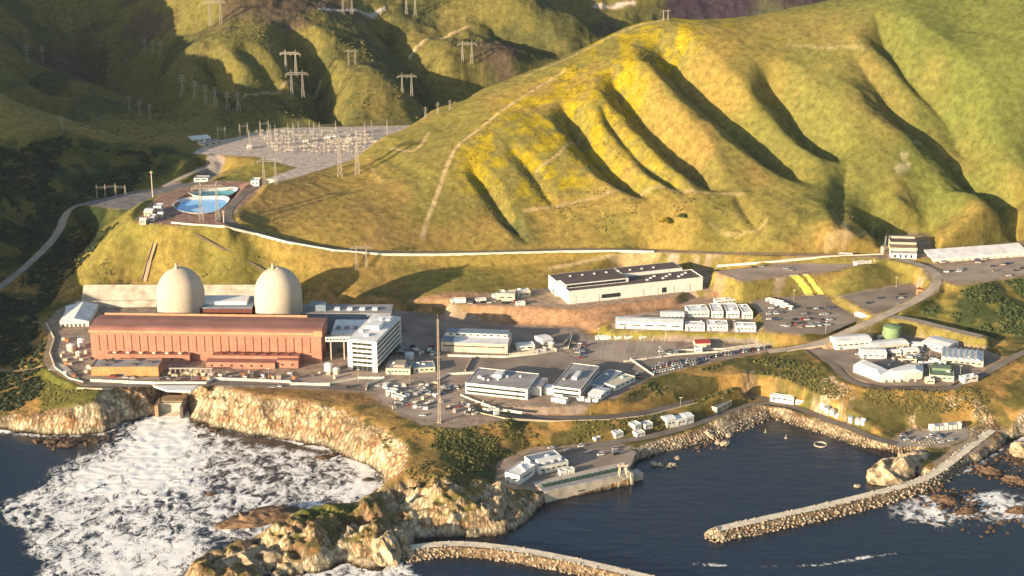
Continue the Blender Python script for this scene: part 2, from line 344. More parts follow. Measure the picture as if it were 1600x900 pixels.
# coastal scrub and grass
low = (1 - sstep(30, 45, H))
mix(col(.38,.215,.07), low * .7)
mix(scrub, low * sstep(.46, .56, n(20, 137)) * .85); mix(green * .7, low * sstep(.55, .66, n(34, 139)) * .5)
mix(dkgreen * 1.3, blob([(1000,610),(1130,570),(1240,570),(1300,600),(1260,620),(1120,612),(1010,640)], 22, 10) * sstep(.42, .58, n_mid) * .5)
mix(dkgreen * 1.4, blob([(690,675),(790,690),(810,715),(770,745),(690,720)], 17, 8) * .8)
mix(dkgreen * 1.3, blob([(1430,480),(1600,440),(1700,430),(1700,520),(1560,540),(1450,500)], 45, 10) * sstep(.36, .55, n_mid) * .9)
mix(green * .8, blob([(60,575),(110,598),(240,610),(245,622),(120,640),(60,650)], 20, 5) * .9)
mix(green, blob([(1180,470),(1400,415),(1440,430),(1420,445),(1300,465),(1330,475)], 50, 6) * .6)
mix(col(.37,.215,.125), blob([(640,470),(760,470),(880,482),(1100,460),(1140,452),(1120,475),(960,500),(900,512),(800,500)], 33, 5) * .9)   # bare cut banks
mix(col(.36,.19,.08), blob([(300,606),(420,608),(560,618),(600,640),(540,640),(400,625)], 22, 3) * .6)
mix(dirt, PADMASK * (.75 + .25 * n_fin)); mix(col(.36,.30,.20), hm * blob([(600,800),(660,790),(720,842),(640,862),(600,840)], 3, 5))
mix(col(.20,.165,.045), PADMASK * sstep(.22,.4,slope) * (H>32) * (GX > 60) * sstep(.35,.5,n_mid+.1))
mix(col(.24,.21,.04), blob([(925,527),(955,506),(966,517),(1190,521),(1212,530),(1210,540),(1060,526),(935,529)], 29, 2) * (1-sstep(31.5,33,H)))
# pads paved or greyed
for nm, c in (('switchyard', col(.50,.41,.34)), ('creek_yard', col(.22,.20,.19)), ('reservoir', col(.32,.19,.14))):
    P, z, m = FP[nm]; o = np.zeros(GX.shape); sl = local(P, 10); o[sl] = sstep(-1, 2, sdist(P, GX[sl], GY[sl])); mix(c, o)
mix(col(.28,.22,.18), (.35 + .5 * sstep(.4, .6, n(30, 149))) * PADMASK * (H < 30) * (H > 20))
# tracks worn into the hill
def track(P, wd, c, a=1.0):
    q = smooth_line([G(x, y, H)[:2] for x, y in P]); sl = local(q, 20); dd = pdist(q, GX[sl], GY[sl])[0]; o = np.zeros(GX.shape)
    o[sl] = (1 - sstep(wd * .5, wd * .5 + 2.2, dd + (n_fin[sl] - .5) * 2)) * a; mix(c, o)
pale = col(.46,.34,.18)
track([(880,112),(800,160),(745,205),(715,225),(700,255),(685,300),(665,350),(660,372)], 2.5, pale, .8)
track([(1040,30),(980,45),(900,85),(820,120)], 3, pale, .6)
track([(905,213),(880,240),(838,268)], 1.5, pale, .7)
track([(670,208),(655,232),(640,238),(612,232)], 2, pale, .7)
track([(580,262),(600,290)], 1, pale, .4)
track([(640,90),(690,60),(730,42)], 4, pale, .8); track([(370,165),(420,150),(500,130)], 3, pale, .5)
track([(1230,70),(1290,75),(1350,75)], 2, pale, .7); track([(1110,350),(1190,360),(1200,340)], 1.5, pale, .4)
track([(820,330),(900,315),(1000,305),(1080,300),(1160,302)], 2, pale * .9, .6)
track([(1030,395),(960,402),(900,412),(860,420)], 4, pale, .8)
track([(1300,330),(1325,350),(1318,375)], 2, pale, .6); track([(1365,350),(1350,375),(1290,390)], 1.5, pale, .6)
track([(930,10),(990,4)], 6, col(.5,.4,.33), 1); track([(500,14),(600,14)], 5, col(.5,.45,.4), .8)
mix(col(.55,.44,.30), blob([(1390,245),(1430,235),(1440,215),(1420,260),(1400,275)], None, 5) * sstep(.5, .6, n_mid) * .9)
# rock
st2 = np.abs(((GX * .5 + H * 1.3 + GY * .3 + 6 * n_mid) / 3.0) % 1 - .5) * 2
rk = rock[None, None] * (.75 + .5 * n_fin[..., None]); rk = rk + (rock2 * col(1.25,.95,.75) - rk) * (sstep(.50, .78, st2 * .42 + n_mid * .7))[..., None]; rk = rk + (col(.12,.07,.035) - rk) * (sstep(.55, .66, fbm(GX, GY, 19, 171, 4)) * .6)[..., None]
rmask = np.clip(ROCK, 0, 1) * sstep(.35, .6, slope + (n_mid - .5) * .7)
rmask = np.maximum(rmask, hm * sstep(.5, .95, slope + (n_big - .5)) )
CLR = CLR + (rk - CLR) * np.clip(rmask, 0, 1)[..., None]
mix(col(.20,.12,.06), hm * sstep(.50,.60,fbm(GX,GY,24,191,4)) * .75)
cl = np.maximum(blob([(1258,612),(1300,606),(1318,618),(1345,645),(1350,668),(1320,664),(1280,640)], 16, 4), blob([(1420,652),(1480,640),(1530,640),(1575,660),(1560,678),(1500,668),(1440,668)], 14, 4)) * sstep(.42,.52,n_mid)
cl = np.maximum(cl, .8*blob([(1120,598),(1180,590),(1215,600),(1180,612),(1120,608)], 20, 3) * sstep(.48,.56,n_mid)); CLR = CLR + (rk - CLR) * cl[..., None]; rmask = np.maximum(rmask, cl * .8)
mix(rock * .75, (1 - sstep(3.5, 5.5, H)) * (CD > -40) * (GY < 1420) * (1 - bm))
mix(wet, (1 - sstep(.6, 2.6, H + (n_mid - .5) * 2.5)) * (CD > -60))
mix(col(.15,.14,.04), hm * sstep(.95, .55, slope) * sstep(4.5, 7, H) * sstep(.38, .48, n_mid) * .85); mix(col(.14,.15,.035), blob([(450,800),(520,790),(600,790),(610,805),(540,815),(470,825)], 8, 4) * .9)
mix(col(.115,.135,.035), .5 * blob([(1180,-20),(1700,-20),(1700,340),(1300,330),(1160,200)], None, 50))
CLR = CLR * (.90 + .20 * n_fin[..., None]); CLR = np.clip(CLR, .004, .8)
# ---------------------------------------------------------------- materials
MATS = {}
def mat(name, c, rough=.8, var=.12, scale=.15, metal=0.0, bump=0.0, c2=None, spec=.3):
    if name in MATS: return MATS[name]
    m = bpy.data.materials.new(name); m.use_nodes = True; t = m.node_tree; b = t.nodes['Principled BSDF']
    b.inputs['Roughness'].default_value = rough; b.inputs['Metallic'].default_value = metal
    b.inputs['Specular IOR Level'].default_value = spec
    g = t.nodes.new('ShaderNodeNewGeometry'); n = t.nodes.new('ShaderNodeTexNoise'); n.inputs['Scale'].default_value = scale; n.inputs['Detail'].default_value = 6
    t.links.new(g.outputs['Position'], n.inputs['Vector'])
    r = t.nodes.new('ShaderNodeMapRange'); r.inputs[1].default_value = .3; r.inputs[2].default_value = .7
    t.links.new(n.outputs[0], r.inputs[0])
    x = t.nodes.new('ShaderNodeMix'); x.data_type = 'RGBA'
    c2 = c2 or tuple(v * (1 - 2 * var) for v in c)
    x.inputs[6].default_value = (*c2, 1); x.inputs[7].default_value = (*[min(1, v * (1 + var * .5)) for v in c], 1)
    t.links.new(r.outputs[0], x.inputs[0]); t.links.new(x.outputs[2], b.inputs['Base Color'])
    if bump:
        bp = t.nodes.new('ShaderNodeBump'); bp.inputs['Strength'].default_value = bump; bp.inputs['Distance'].default_value = .5
        t.links.new(n.outputs[0], bp.inputs['Height']); t.links.new(bp.outputs[0], b.inputs['Normal'])
    MATS[name] = m; return m
def ground_mat():
    m = bpy.data.materials.new('ground'); m.use_nodes = True; t = m.node_tree; b = t.nodes['Principled BSDF']
    b.inputs['Roughness'].default_value = .95; b.inputs['Specular IOR Level'].default_value = .1
    a = t.nodes.new('ShaderNodeAttribute'); a.attribute_name = 'ground'
    k = t.nodes.new('ShaderNodeAttribute'); k.attribute_name = 'rockiness'
    g = t.nodes.new('ShaderNodeNewGeometry')
    n = t.nodes.new('ShaderNodeTexNoise'); n.inputs['Scale'].default_value = .13; n.inputs['Detail'].default_value = 10; n.inputs['Roughness'].default_value = .72
    n2 = t.nodes.new('ShaderNodeTexNoise'); n2.inputs['Scale'].default_value = .9; n2.inputs['Detail'].default_value = 5; n2.inputs['Roughness'].default_value = .7
    v = t.nodes.new('ShaderNodeTexVoronoi'); v.inputs['Scale'].default_value = .34; v.feature = 'F1'
    for q in (n, n2): t.links.new(g.outputs['Position'], q.inputs['Vector'])
    mp = t.nodes.new('ShaderNodeMapping'); mp.inputs['Scale'].default_value = (1, .6, .45); mp.inputs['Rotation'].default_value = (.3, .5, .4)
    t.links.new(g.outputs['Position'], mp.inputs['Vector']); t.links.new(mp.outputs[0], v.inputs['Vector'])
    r = t.nodes.new('ShaderNodeMapRange'); r.inputs[1].default_value = .33; r.inputs[2].default_value = .67; r.inputs[3].default_value = .60; r.inputs[4].default_value = 1.38
    t.links.new(n.outputs[0], r.inputs[0])
    r2 = t.nodes.new('ShaderNodeMapRange'); r2.inputs[1].default_value = .3; r2.inputs[2].default_value = .7; r2.inputs[3].default_value = .72; r2.inputs[4].default_value = 1.25
    t.links.new(n2.outputs[0], r2.inputs[0])
    mu = t.nodes.new('ShaderNodeMath'); mu.operation = 'MULTIPLY'; t.links.new(r.outputs[0], mu.inputs[0]); t.links.new(r2.outputs[0], mu.inputs[1])
    vs = t.nodes.new('ShaderNodeVectorMath'); vs.operation = 'SCALE'; t.links.new(a.outputs['Color'], vs.inputs[0]); t.links.new(mu.outputs[0], vs.inputs['Scale'])
    t.links.new(vs.outputs[0], b.inputs['Base Color'])
    ve = t.nodes.new('ShaderNodeTexVoronoi'); ve.feature = 'DISTANCE_TO_EDGE'; ve.inputs['Scale'].default_value = .20; m3 = t.nodes.new('ShaderNodeMapping'); m3.inputs['Scale'].default_value = (1.25, .9, .22); m3.inputs['Rotation'].default_value = (.25, .3, .5)
    wv = t.nodes.new('ShaderNodeVectorMath'); wv.operation = 'SCALE'; wv.inputs['Scale'].default_value = 9; t.links.new(n.outputs['Color'], wv.inputs[0]); wa = t.nodes.new('ShaderNodeVectorMath'); t.links.new(g.outputs['Position'], wa.inputs[0]); t.links.new(wv.outputs[0], wa.inputs[1]); t.links.new(wa.outputs[0], m3.inputs['Vector']); t.links.new(m3.outputs[0], ve.inputs['Vector'])
    cr = t.nodes.new('ShaderNodeMapRange'); cr.inputs[1].default_value = .02; cr.inputs[2].default_value = .16; cr.inputs[3].default_value = .5; cr.inputs[4].default_value = 0.0; t.links.new(ve.outputs['Distance'], cr.inputs[0])
    ck = t.nodes.new('ShaderNodeMath'); ck.operation = 'MULTIPLY'; t.links.new(cr.outputs[0], ck.inputs[0]); t.links.new(k.outputs['Fac'], ck.inputs[1])
    ci = t.nodes.new('ShaderNodeMath'); ci.operation = 'SUBTRACT'; ci.inputs[0].default_value = 1; t.links.new(ck.outputs[0], ci.inputs[1])
    cv = t.nodes.new('ShaderNodeVectorMath'); cv.operation = 'SCALE'; t.links.new(vs.outputs[0], cv.inputs[0]); t.links.new(ci.outputs[0], cv.inputs['Scale']); t.links.new(cv.outputs[0], b.inputs['Base Color'])
    h1 = t.nodes.new('ShaderNodeMath'); h1.operation = 'MULTIPLY'; t.links.new(v.outputs['Distance'], h1.inputs[0]); t.links.new(k.outputs['Fac'], h1.inputs[1])
    h2 = t.nodes.new('ShaderNodeMath'); h2.operation = 'MULTIPLY_ADD'; h2.inputs[1].default_value = 1.3; t.links.new(n.outputs[0], h2.inputs[0])
    h3 = t.nodes.new('ShaderNodeMath'); h3.operation = 'MULTIPLY'; h3.inputs[1].default_value = 2.0; t.links.new(h1.outputs[0], h3.inputs[0]); t.links.new(h3.outputs[0], h2.inputs[2]); h4 = t.nodes.new('ShaderNodeMath'); h4.operation = 'MULTIPLY_ADD'; h4.inputs[1].default_value = -2.2; t.links.new(ck.outputs[0], h4.inputs[0]); t.links.new(h2.outputs[0], h4.inputs[2]); h2 = h4
    bp = t.nodes.new('ShaderNodeBump'); bp.inputs['Strength'].default_value = .55; bp.inputs['Distance'].default_value = 1.6
    t.links.new(h2.outputs[0], bp.inputs['Height']); t.links.new(bp.outputs[0], b.inputs['Normal'])
    return m
def grid_mesh(name, X, Y, Z, smooth=True):
    ni, nj = X.shape; me = bpy.data.meshes.new(name)
    co = np.stack([X, Y, Z], -1).reshape(-1, 3).astype(np.float32)
    idx = np.arange(ni * nj).reshape(ni, nj)
    q = np.stack([idx[:-1, :-1], idx[1:, :-1], idx[1:, 1:], idx[:-1, 1:]], -1).reshape(-1, 4).astype(np.int32)
    me.vertices.add(len(co)); me.vertices.foreach_set('co', co.ravel())
    me.loops.add(q.size); me.loops.foreach_set('vertex_index', q.ravel())
    me.polygons.add(len(q)); me.polygons.foreach_set('loop_start', np.arange(0, q.size, 4, dtype=np.int32))
    try: me.polygons.foreach_set('loop_total', np.full(len(q), 4, np.int32))
    except Exception: pass
    me.update(calc_edges=True)
    if smooth: me.polygons.foreach_set('use_smooth', np.ones(len(q), bool))
    return me
def link(name, me, m=None, parent=None, kind=None):
    o = bpy.data.objects.new(name, me); S.collection.objects.link(o)
    if m is not None and me is not None and not me.materials: me.materials.append(m)
    if parent is not None: o.parent = parent
    if kind: o['kind'] = kind
    return o
def attr(me, name, arr, typ='FLOAT'):
    if typ == 'FLOAT':
        a = me.attributes.new(name, 'FLOAT', 'POINT'); a.data.foreach_set('value', arr.ravel().astype(np.float32))
    else:
        a = me.color_attributes.new(name, 'FLOAT_COLOR', 'POINT'); c = np.ones((arr.reshape(-1, 3).shape[0], 4), np.float32); c[:, :3] = arr.reshape(-1, 3); a.data.foreach_set('color', c.ravel())
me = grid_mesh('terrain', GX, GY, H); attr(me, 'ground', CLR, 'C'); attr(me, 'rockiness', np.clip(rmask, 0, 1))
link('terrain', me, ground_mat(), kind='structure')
# ---------------------------------------------------------------- sea
sx = axis([(-2600,-560,60,2.5),(-560,560,2.5,2.5),(560,2600,2.5,60)]); sy = axis([(-300,860,80,4),(860,1420,2.5,2.5)])
SX, SY = np.meshgrid(sx, sy, indexing='ij')
def zone(P, soft, z=0):
    Q = np.array([W(a, b, z) for a, b in P]); return sstep(-soft, soft, sdist(Q, SX, SY))
jx = (fbm(SX, SY, 40, 211, 4) - .5)
def zonej(P, soft, j=22):
    Q = np.array([W(a, b, 0) for a, b in P]); return sstep(-soft, soft, sdist(Q, SX, SY) + jx * j)
foam = .40 * zonej([(235,640),(200,680),(150,712),(95,735),(60,765),(5,790),(10,812),(40,830),(45,858),(75,880),(60,910),(200,915),(320,850),(440,830),(560,800),(600,770),(590,735),(540,712),(480,706),(400,700),(330,676),(300,650),(290,630)], 9, 14)
foam = np.maximum(foam, .66 * zonej([(235,640),(205,676),(155,712),(105,735),(90,775),(190,800),(300,770),(340,720),(330,690),(300,660),(292,630)], 26, 12))
foam = np.maximum(foam, 1.1 * zonej([(240,630),(215,680),(180,720),(240,735),(300,690),(290,660),(290,630)], 14, 10))
foam = np.maximum(foam, .62 * zonej([(520,705),(590,728),(596,765),(540,785),(500,770),(560,745)], 8, 6))
foam -= .06 * zonej([(310,690),(400,700),(510,712),(520,745),(540,790),(430,820),(330,800),(300,745)], 22, 14)*(foam<.7)
foam = np.maximum(foam, .36 * zonej([(1390,795),(1440,775),(1480,795),(1560,770),(1620,780),(1620,815),(1500,812),(1470,825),(1400,808)], 12, 14))
foam = np.maximum(foam, .56 * zonej([(1450,782),(1480,800),(1476,818),(1446,800)], 5, 8)); foam = np.maximum(foam, .56 * zonej([(1500,775),(1560,768),(1580,790),(1600,800),(1540,804)], 5, 8))
foam = np.maximum(foam, .45 * zonej([(480,885),(560,880),(640,880),(650,900),(480,915)], 6, 8))
foam = np.maximum(foam, .6 * zonej([(150,830),(260,835),(330,850),(280,905),(150,905)], 10, 10))
# thin surf where waves meet the open coast
CDs = sdist(land, SX, SY); openc = np.maximum(zone([(-300,600),(520,690),(600,780),(640,900),(500,940),(200,940),(-300,800)], 10), zone([(1450,690),(1700,640),(1700,900),(1400,830)], 10))
foam = np.maximum(foam, openc * .5 * (1 - sstep(0, 9, -CDs + jx * 10)))
def streak(P, wd, a):
    global foam
    q = smooth_line([W(x, y, 0) for x, y in P]); dd = pdist(q, SX, SY)[0]; foam = np.maximum(foam, a * (1 - sstep(wd * .4, wd, dd + jx * 5)))
streak([(1088,880),(1150,886),(1230,884),(1290,884),(1340,872),(1420,862)], 3, .26)
streak([(0,672),(14,674)], 4, .9)
plume = zonej([(235,640),(205,676),(155,712),(105,735),(120,790),(260,790),(340,740),(330,690),(300,660),(292,630)], 20, 8)
ox, oy = W(268, 648, 0); rr_ = np.hypot(SX - ox, SY - oy) + 14 * (fbm(SX, SY, 14, 501, 3) - .5); FQ = np.clip(foam, 0, 1)
SZ = .22 * (fbm(SX * .5, SY, 11, 531, 3) - .5) + FQ * (fbm(SX, SY, 7, 511, 4, True) - .6) * 1.5 + plume * (.26 * np.sin(rr_ * .8 + 14 * (fbm(SX, SY, 30, 541, 3) - .5)) + .9 * (fbm(SX, SY, 5, 521, 3) - .5))
me = grid_mesh('sea', SX, SY, SZ); attr(me, 'foam', np.clip(foam, 0, 1.2))
silt = zonej([(290,650),(600,715),(600,780),(430,800),(300,730)], 20, 10); silt = np.maximum(silt, .6*zonej([(-50,670),(120,685),(200,672),(150,700),(0,690)],10,6)); silt = np.maximum(silt, .8*zonej([(1480,690),(1620,680),(1620,730),(1500,720)],12,10)); attr(me, 'silt', silt)
def sea_mat():
    m = bpy.data.materials.new('sea_water'); m.use_nodes = True; t = m.node_tree; b = t.nodes['Principled BSDF']; N = t.nodes.new; Lk = t.links.new
    g = N('ShaderNodeNewGeometry'); fa = N('ShaderNodeAttribute'); fa.attribute_name = 'foam'; si = N('ShaderNodeAttribute'); si.attribute_name = 'silt'
    wn = N('ShaderNodeTexNoise'); wn.inputs['Scale'].default_value = .06; wn.inputs['Detail'].default_value = 3; Lk(g.outputs['Position'], wn.inputs['Vector'])
    wv = N('ShaderNodeVectorMath'); wv.operation = 'SCALE'; wv.inputs['Scale'].default_value = 16; Lk(wn.outputs['Color'], wv.inputs[0])
    ad = N('ShaderNodeVectorMath'); ad.operation = 'ADD'; Lk(g.outputs['Position'], ad.inputs[0]); Lk(wv.outputs[0], ad.inputs[1])
    mp = N('ShaderNodeMapping'); mp.inputs['Scale'].default_value = (1, .62, 1); mp.inputs['Rotation'].default_value = (0, 0, .25); Lk(ad.outputs[0], mp.inputs['Vector'])
    n1 = N('ShaderNodeTexNoise'); n1.inputs['Scale'].default_value = .085; n1.inputs['Detail'].default_value = 5; n1.inputs['Roughness'].default_value = .60; n1.inputs['Distortion'].default_value = 1.0; Lk(mp.outputs[0], n1.inputs['Vector'])
    # foam where ridge-like noise exceeds 1 - density
    a = N('ShaderNodeMath'); a.operation = 'SUBTRACT'; a.inputs[1].default_value = .5; Lk(n1.outputs[0], a.inputs[0])
    ab = N('ShaderNodeMath'); ab.operation = 'ABSOLUTE'; Lk(a.outputs[0], ab.inputs[0])
    s = N('ShaderNodeMath'); s.operation = 'MULTIPLY'; s.inputs[1].default_value = 4.6; Lk(ab.outputs[0], s.inputs[0])
    d = N('ShaderNodeMath'); d.operation = 'SUBTRACT'; Lk(fa.outputs['Fac'], d.inputs[0]); Lk(s.outputs[0], d.inputs[1])
    n3 = N('ShaderNodeTexNoise'); n3.inputs['Scale'].default_value = .42; n3.inputs['Detail'].default_value = 4; n3.inputs['Distortion'].default_value = 1.2; Lk(mp.outputs[0], n3.inputs['Vector'])
    b3 = N('ShaderNodeMath'); b3.operation = 'SUBTRACT'; b3.inputs[1].default_value = .5; Lk(n3.outputs[0], b3.inputs[0]); b4 = N('ShaderNodeMath'); b4.operation = 'ABSOLUTE'; Lk(b3.outputs[0], b4.inputs[0])
    d2 = N('ShaderNodeMath'); d2.operation = 'MULTIPLY_ADD'; d2.inputs[1].default_value = -2.2; Lk(b4.outputs[0], d2.inputs[0]); Lk(d.outputs[0], d2.inputs[2])
    nb = N('ShaderNodeTexNoise'); nb.inputs['Scale'].default_value = .11; nb.inputs['Detail'].default_value = 5; nb.inputs['Roughness'].default_value = .6; nb.inputs['Distortion'].default_value = .8; Lk(mp.outputs[0], nb.inputs['Vector'])
    bb = N('ShaderNodeMapRange'); bb.clamp = False; bb.inputs[1].default_value = .33; bb.inputs[2].default_value = .67; Lk(nb.outputs[0], bb.inputs[0])
    r1 = N('ShaderNodeMath'); r1.operation = 'MULTIPLY_ADD'; r1.inputs[1].default_value = -2.4; r1.inputs[2].default_value = .55; Lk(ab.outputs[0], r1.inputs[0])
    r2 = N('ShaderNodeMath'); r2.operation = 'MULTIPLY_ADD'; r2.inputs[1].default_value = .55; Lk(bb.outputs[0], r2.inputs[0]); Lk(r1.outputs[0], r2.inputs[2])
    r3 = N('ShaderNodeMath'); r3.operation = 'MULTIPLY_ADD'; r3.inputs[1].default_value = -1.2; Lk(b4.outputs[0], r3.inputs[0]); Lk(r2.outputs[0], r3.inputs[2])
    r4 = N('ShaderNodeMath'); r4.operation = 'ADD'; Lk(r3.outputs[0], r4.inputs[0]); Lk(fa.outputs['Fac'], r4.inputs[1])
    d2 = N('ShaderNodeMath'); d2.operation = 'SUBTRACT'; d2.inputs[1].default_value = .97; Lk(r4.outputs[0], d2.inputs[0])
    k = N('ShaderNodeMapRange'); k.inputs[1].default_value = -.20; k.inputs[2].default_value = .16; Lk(d2.outputs[0], k.inputs[0])
    gate = N('ShaderNodeMapRange'); gate.inputs[1].default_value = .02; gate.inputs[2].default_value = .2; Lk(fa.outputs['Fac'], gate.inputs[0])
    kk = N('ShaderNodeMath'); kk.operation = 'MULTIPLY'; Lk(k.outputs[0], kk.inputs[0]); Lk(gate.outputs[0], kk.inputs[1])
    wc = N('ShaderNodeMix'); wc.data_type = 'RGBA'; wc.inputs[6].default_value = (.010,.017,.029,1); wc.inputs[7].default_value = (.035,.03,.028,1); Lk(si.outputs['Fac'], wc.inputs[0])
    mx = N('ShaderNodeMix'); mx.data_type = 'RGBA'; mx.inputs[7].default_value = (.92,.89,.83,1); Lk(kk.outputs[0], mx.inputs[0]); Lk(wc.outputs[2], mx.inputs[6]); Lk(mx.outputs[2], b.inputs['Base Color'])
    ro = N('ShaderNodeMapRange'); ro.inputs[3].default_value = .16; ro.inputs[4].default_value = .9; Lk(kk.outputs[0], ro.inputs[0]); Lk(ro.outputs[0], b.inputs['Roughness'])
    b.inputs['IOR'].default_value = 1.33
    w1 = N('ShaderNodeTexNoise'); w1.inputs['Scale'].default_value = .10; w1.inputs['Detail'].default_value = 7; w1.inputs['Roughness'].default_value = .65
    m2 = N('ShaderNodeMapping'); m2.inputs['Scale'].default_value = (.6, 1.4, 1); m2.inputs['Rotation'].default_value = (0, 0, .35); Lk(g.outputs['Position'], m2.inputs['Vector']); Lk(m2.outputs[0], w1.inputs['Vector'])
    hs = N('ShaderNodeMath'); hs.operation = 'MULTIPLY_ADD'; hs.inputs[1].default_value = .9; Lk(kk.outputs[0], hs.inputs[0]); Lk(w1.outputs[0], hs.inputs[2])
    bp = N('ShaderNodeBump'); bp.inputs['Strength'].default_value = .5; bp.inputs['Distance'].default_value = 1.0; Lk(hs.outputs[0], bp.inputs['Height']); Lk(bp.outputs[0], b.inputs['Normal'])
    return m
link('sea', me, sea_mat(), kind='structure')
# ---------------------------------------------------------------- mesh helpers
class MB:
    def __init__(s): s.v = []; s.f = []
    def add(s, vs, fs):
        o = len(s.v); s.v += [tuple(map(float, p)) for p in vs]; s.f += [tuple(i + o for i in f) for f in fs]; return s
    def box(s, x0, x1, y0, y1, z0, z1):
        return s.add([(x0,y0,z0),(x1,y0,z0),(x1,y1,z0),(x0,y1,z0),(x0,y0,z1),(x1,y0,z1),(x1,y1,z1),(x0,y1,z1)],
                     [(3,2,1,0),(4,5,6,7),(0,1,5,4),(1,2,6,5),(2,3,7,6),(3,0,4,7)])
    def bar(s, a, b, w=.3, w2=None):
        a = Vector(a); b = Vector(b); d = (b - a); 
        if d.length < 1e-6: return s
        d.normalize(); u = d.cross(Vector((0,0,1))); 
        if u.length < .05: u = Vector((1,0,0))
        u.normalize(); v = d.cross(u); w2 = w if w2 is None else w2
        vs = [a + u*i*w/2 + v*j*w/2 for i, j in ((-1,-1),(1,-1),(1,1),(-1,1))] + [b + u*i*w2/2 + v*j*w2/2 for i, j in ((-1,-1),(1,-1),(1,1),(-1,1))]
        return s.add(vs, [(3,2,1,0),(4,5,6,7),(0,1,5,4),(1,2,6,5),(2,3,7,6),(3,0,4,7)])
    def lathe(s, prof, n=24, c=(0,0), caps=True):
        vs = []; fs = []
        for r, z in prof:
            for k in range(n): a = 2*math.pi*k/n; vs.append((c[0]+r*math.cos(a), c[1]+r*math.sin(a), z))
        for i in range(len(prof)-1):
            for k in range(n): k2 = (k+1) % n; fs.append((i*n+k, i*n+k2, (i+1)*n+k2, (i+1)*n+k))
        if caps: fs.append(tuple(range(n))[::-1]); fs.append(tuple((len(prof)-1)*n+k for k in range(n)))
        return s.add(vs, fs)
    def extr(s, prof, x0, x1, ax='x'):
        """closed (y,z) profile pushed from x0 to x1"""
        n = len(prof)
        if ax == 'x': vs = [(x0,a,b) for a,b in prof] + [(x1,a,b) for a,b in prof]
        else: vs = [(a,x0,b) for a,b in prof] + [(a,x1,b) for a,b in prof]
        fs = [(i,(i+1)%n,n+(i+1)%n,n+i) for i in range(n)] + [tuple(range(n))[::-1], tuple(range(n,2*n))]
        return s.add(vs, fs)
    def mesh(s, name, m=None):
        me = bpy.data.meshes.new(name); me.from_pydata(s.v, [], s.f); me.update()
        bm = bmesh.new(); bm.from_mesh(me); bmesh.ops.recalc_face_normals(bm, faces=bm.faces); bm.to_mesh(me); bm.free()
        if m: me.materials.append(m)
        return me
    def build(s, name, m, parent=None, smooth=False):
        me = s.mesh(name, m)
        if smooth:
            for p in me.polygons: p.use_smooth = True
        return link(name, me, None, parent)
def tag(o, label, cat, group=None):
    o['label'] = label; o['category'] = cat
    if group: o['group'] = group
    return o
def thing(name, label, cat, loc=(0,0,0), rz=0, group=None):
    o = bpy.data.objects.new(name, None); S.collection.objects.link(o); o.location = loc; o.rotation_euler = (0,0,rz)
    o.empty_display_size = 2; return tag(o, label, cat, group)
def copy_tree(o, loc, rz=None, label=None, group=None, sc=None):
    def cp(a, par):
        c = a.copy(); S.collection.objects.link(c); c.parent = par
        for ch in list(a.children): cp(ch, c)
        return c
    r = cp(o, None); r.location = loc
    if rz is not None: r.rotation_euler = (0,0,rz)
    if sc: r.scale = (sc,sc,sc)
    if label: r['label'] = label
    if group: r['group'] = group
    return r
M_ = dict(
 white=mat('white_cladding', (.74,.71,.64), .7, .08, .3), white2=mat('white_roofing', (.80,.79,.76), .75, .12, .12), cream=mat('cream_wall', (.62,.54,.40), .8, .1, .3),
 dome=mat('dome_concrete', (.56,.48,.37), .85, .10, .05, bump=.15), conc=mat('concrete', (.50,.44,.35), .85, .14, .12, bump=.2), conc2=mat('pale_concrete', (.58,.50,.39), .85, .22, .12, bump=.2), grey=mat('grey_roofing', (.34,.32,.31), .85, .16, .12), dgrey=mat('dark_roofing', (.13,.10,.09), .85, .15, .2),
 terra=mat('terracotta_cladding', (.44,.205,.14), .75, .10, .12), terra2=mat('terracotta_roof', (.32,.15,.115), .7, .14, .06), terrad=mat('dark_terracotta', (.17,.06,.04), .8, .1, .2),
 glass=mat('dark_glazing', (.03,.04,.05), .18, .2, .5, spec=.6), steel=mat('galvanised_steel', (.46,.42,.36), .5, .1, .5, metal=.35), steelb=mat('weathered_steel', (.62,.50,.38), .6, .15, .5), 
 asph=mat('asphalt', (.22,.18,.145), .9, .2, .05, bump=.1), pale=mat('worn_pavement', (.38,.32,.25), .92, .16, .08), dirtr=mat('packed_dirt', (.36,.25,.15), .95, .2, .12),
 lot=mat('lot_asphalt', (.31,.24,.185), .92, .22, .035), lot2=mat('old_lot_asphalt', (.40,.31,.24), .92, .18, .05), line=mat('lane_paint', (.62,.60,.52), .7, .1, .8),
 green=mat('green_paint', (.20,.30,.14), .6, .12, .2), greenr=mat('green_roofing', (.17,.24,.15), .7, .14, .3), yellow=mat('yellow_green_sheet', (.62,.66,.12), .6, .08, .3), red=mat('red_canvas', (.42,.05,.04), .7, .1, .5), blue=mat('blue_grey_panel', (.20,.25,.30), .5, .12, .3),
 boulder=mat('armour_rock', (.24,.16,.09), .95, .4, .35, bump=.5), searock=mat('sea_cliff_rock', (.48,.38,.245), .95, .4, .16, bump=.9, c2=(.10,.07,.04)), boulder2=mat('pale_armour_rock', (.46,.385,.28), .95, .4, .35, bump=.5, c2=(.13,.10,.065)),
 tyre=mat('tyre_rubber', (.02,.02,.02), .9), pool=mat('pool_water', (.07,.52,.58), .35, .35, .04, spec=.5), pool2=mat('blue_pool_water', (.10,.42,.80), .35, .5, .03, spec=.4, c2=(.40,.66,.88)), liner=mat('pond_liner', (.76,.72,.64), .7),  # blue pool's paler mix colour paints glare onto the water
 orange=mat('orange_shed_paint', (.42,.17,.07), .7, .1, .5))
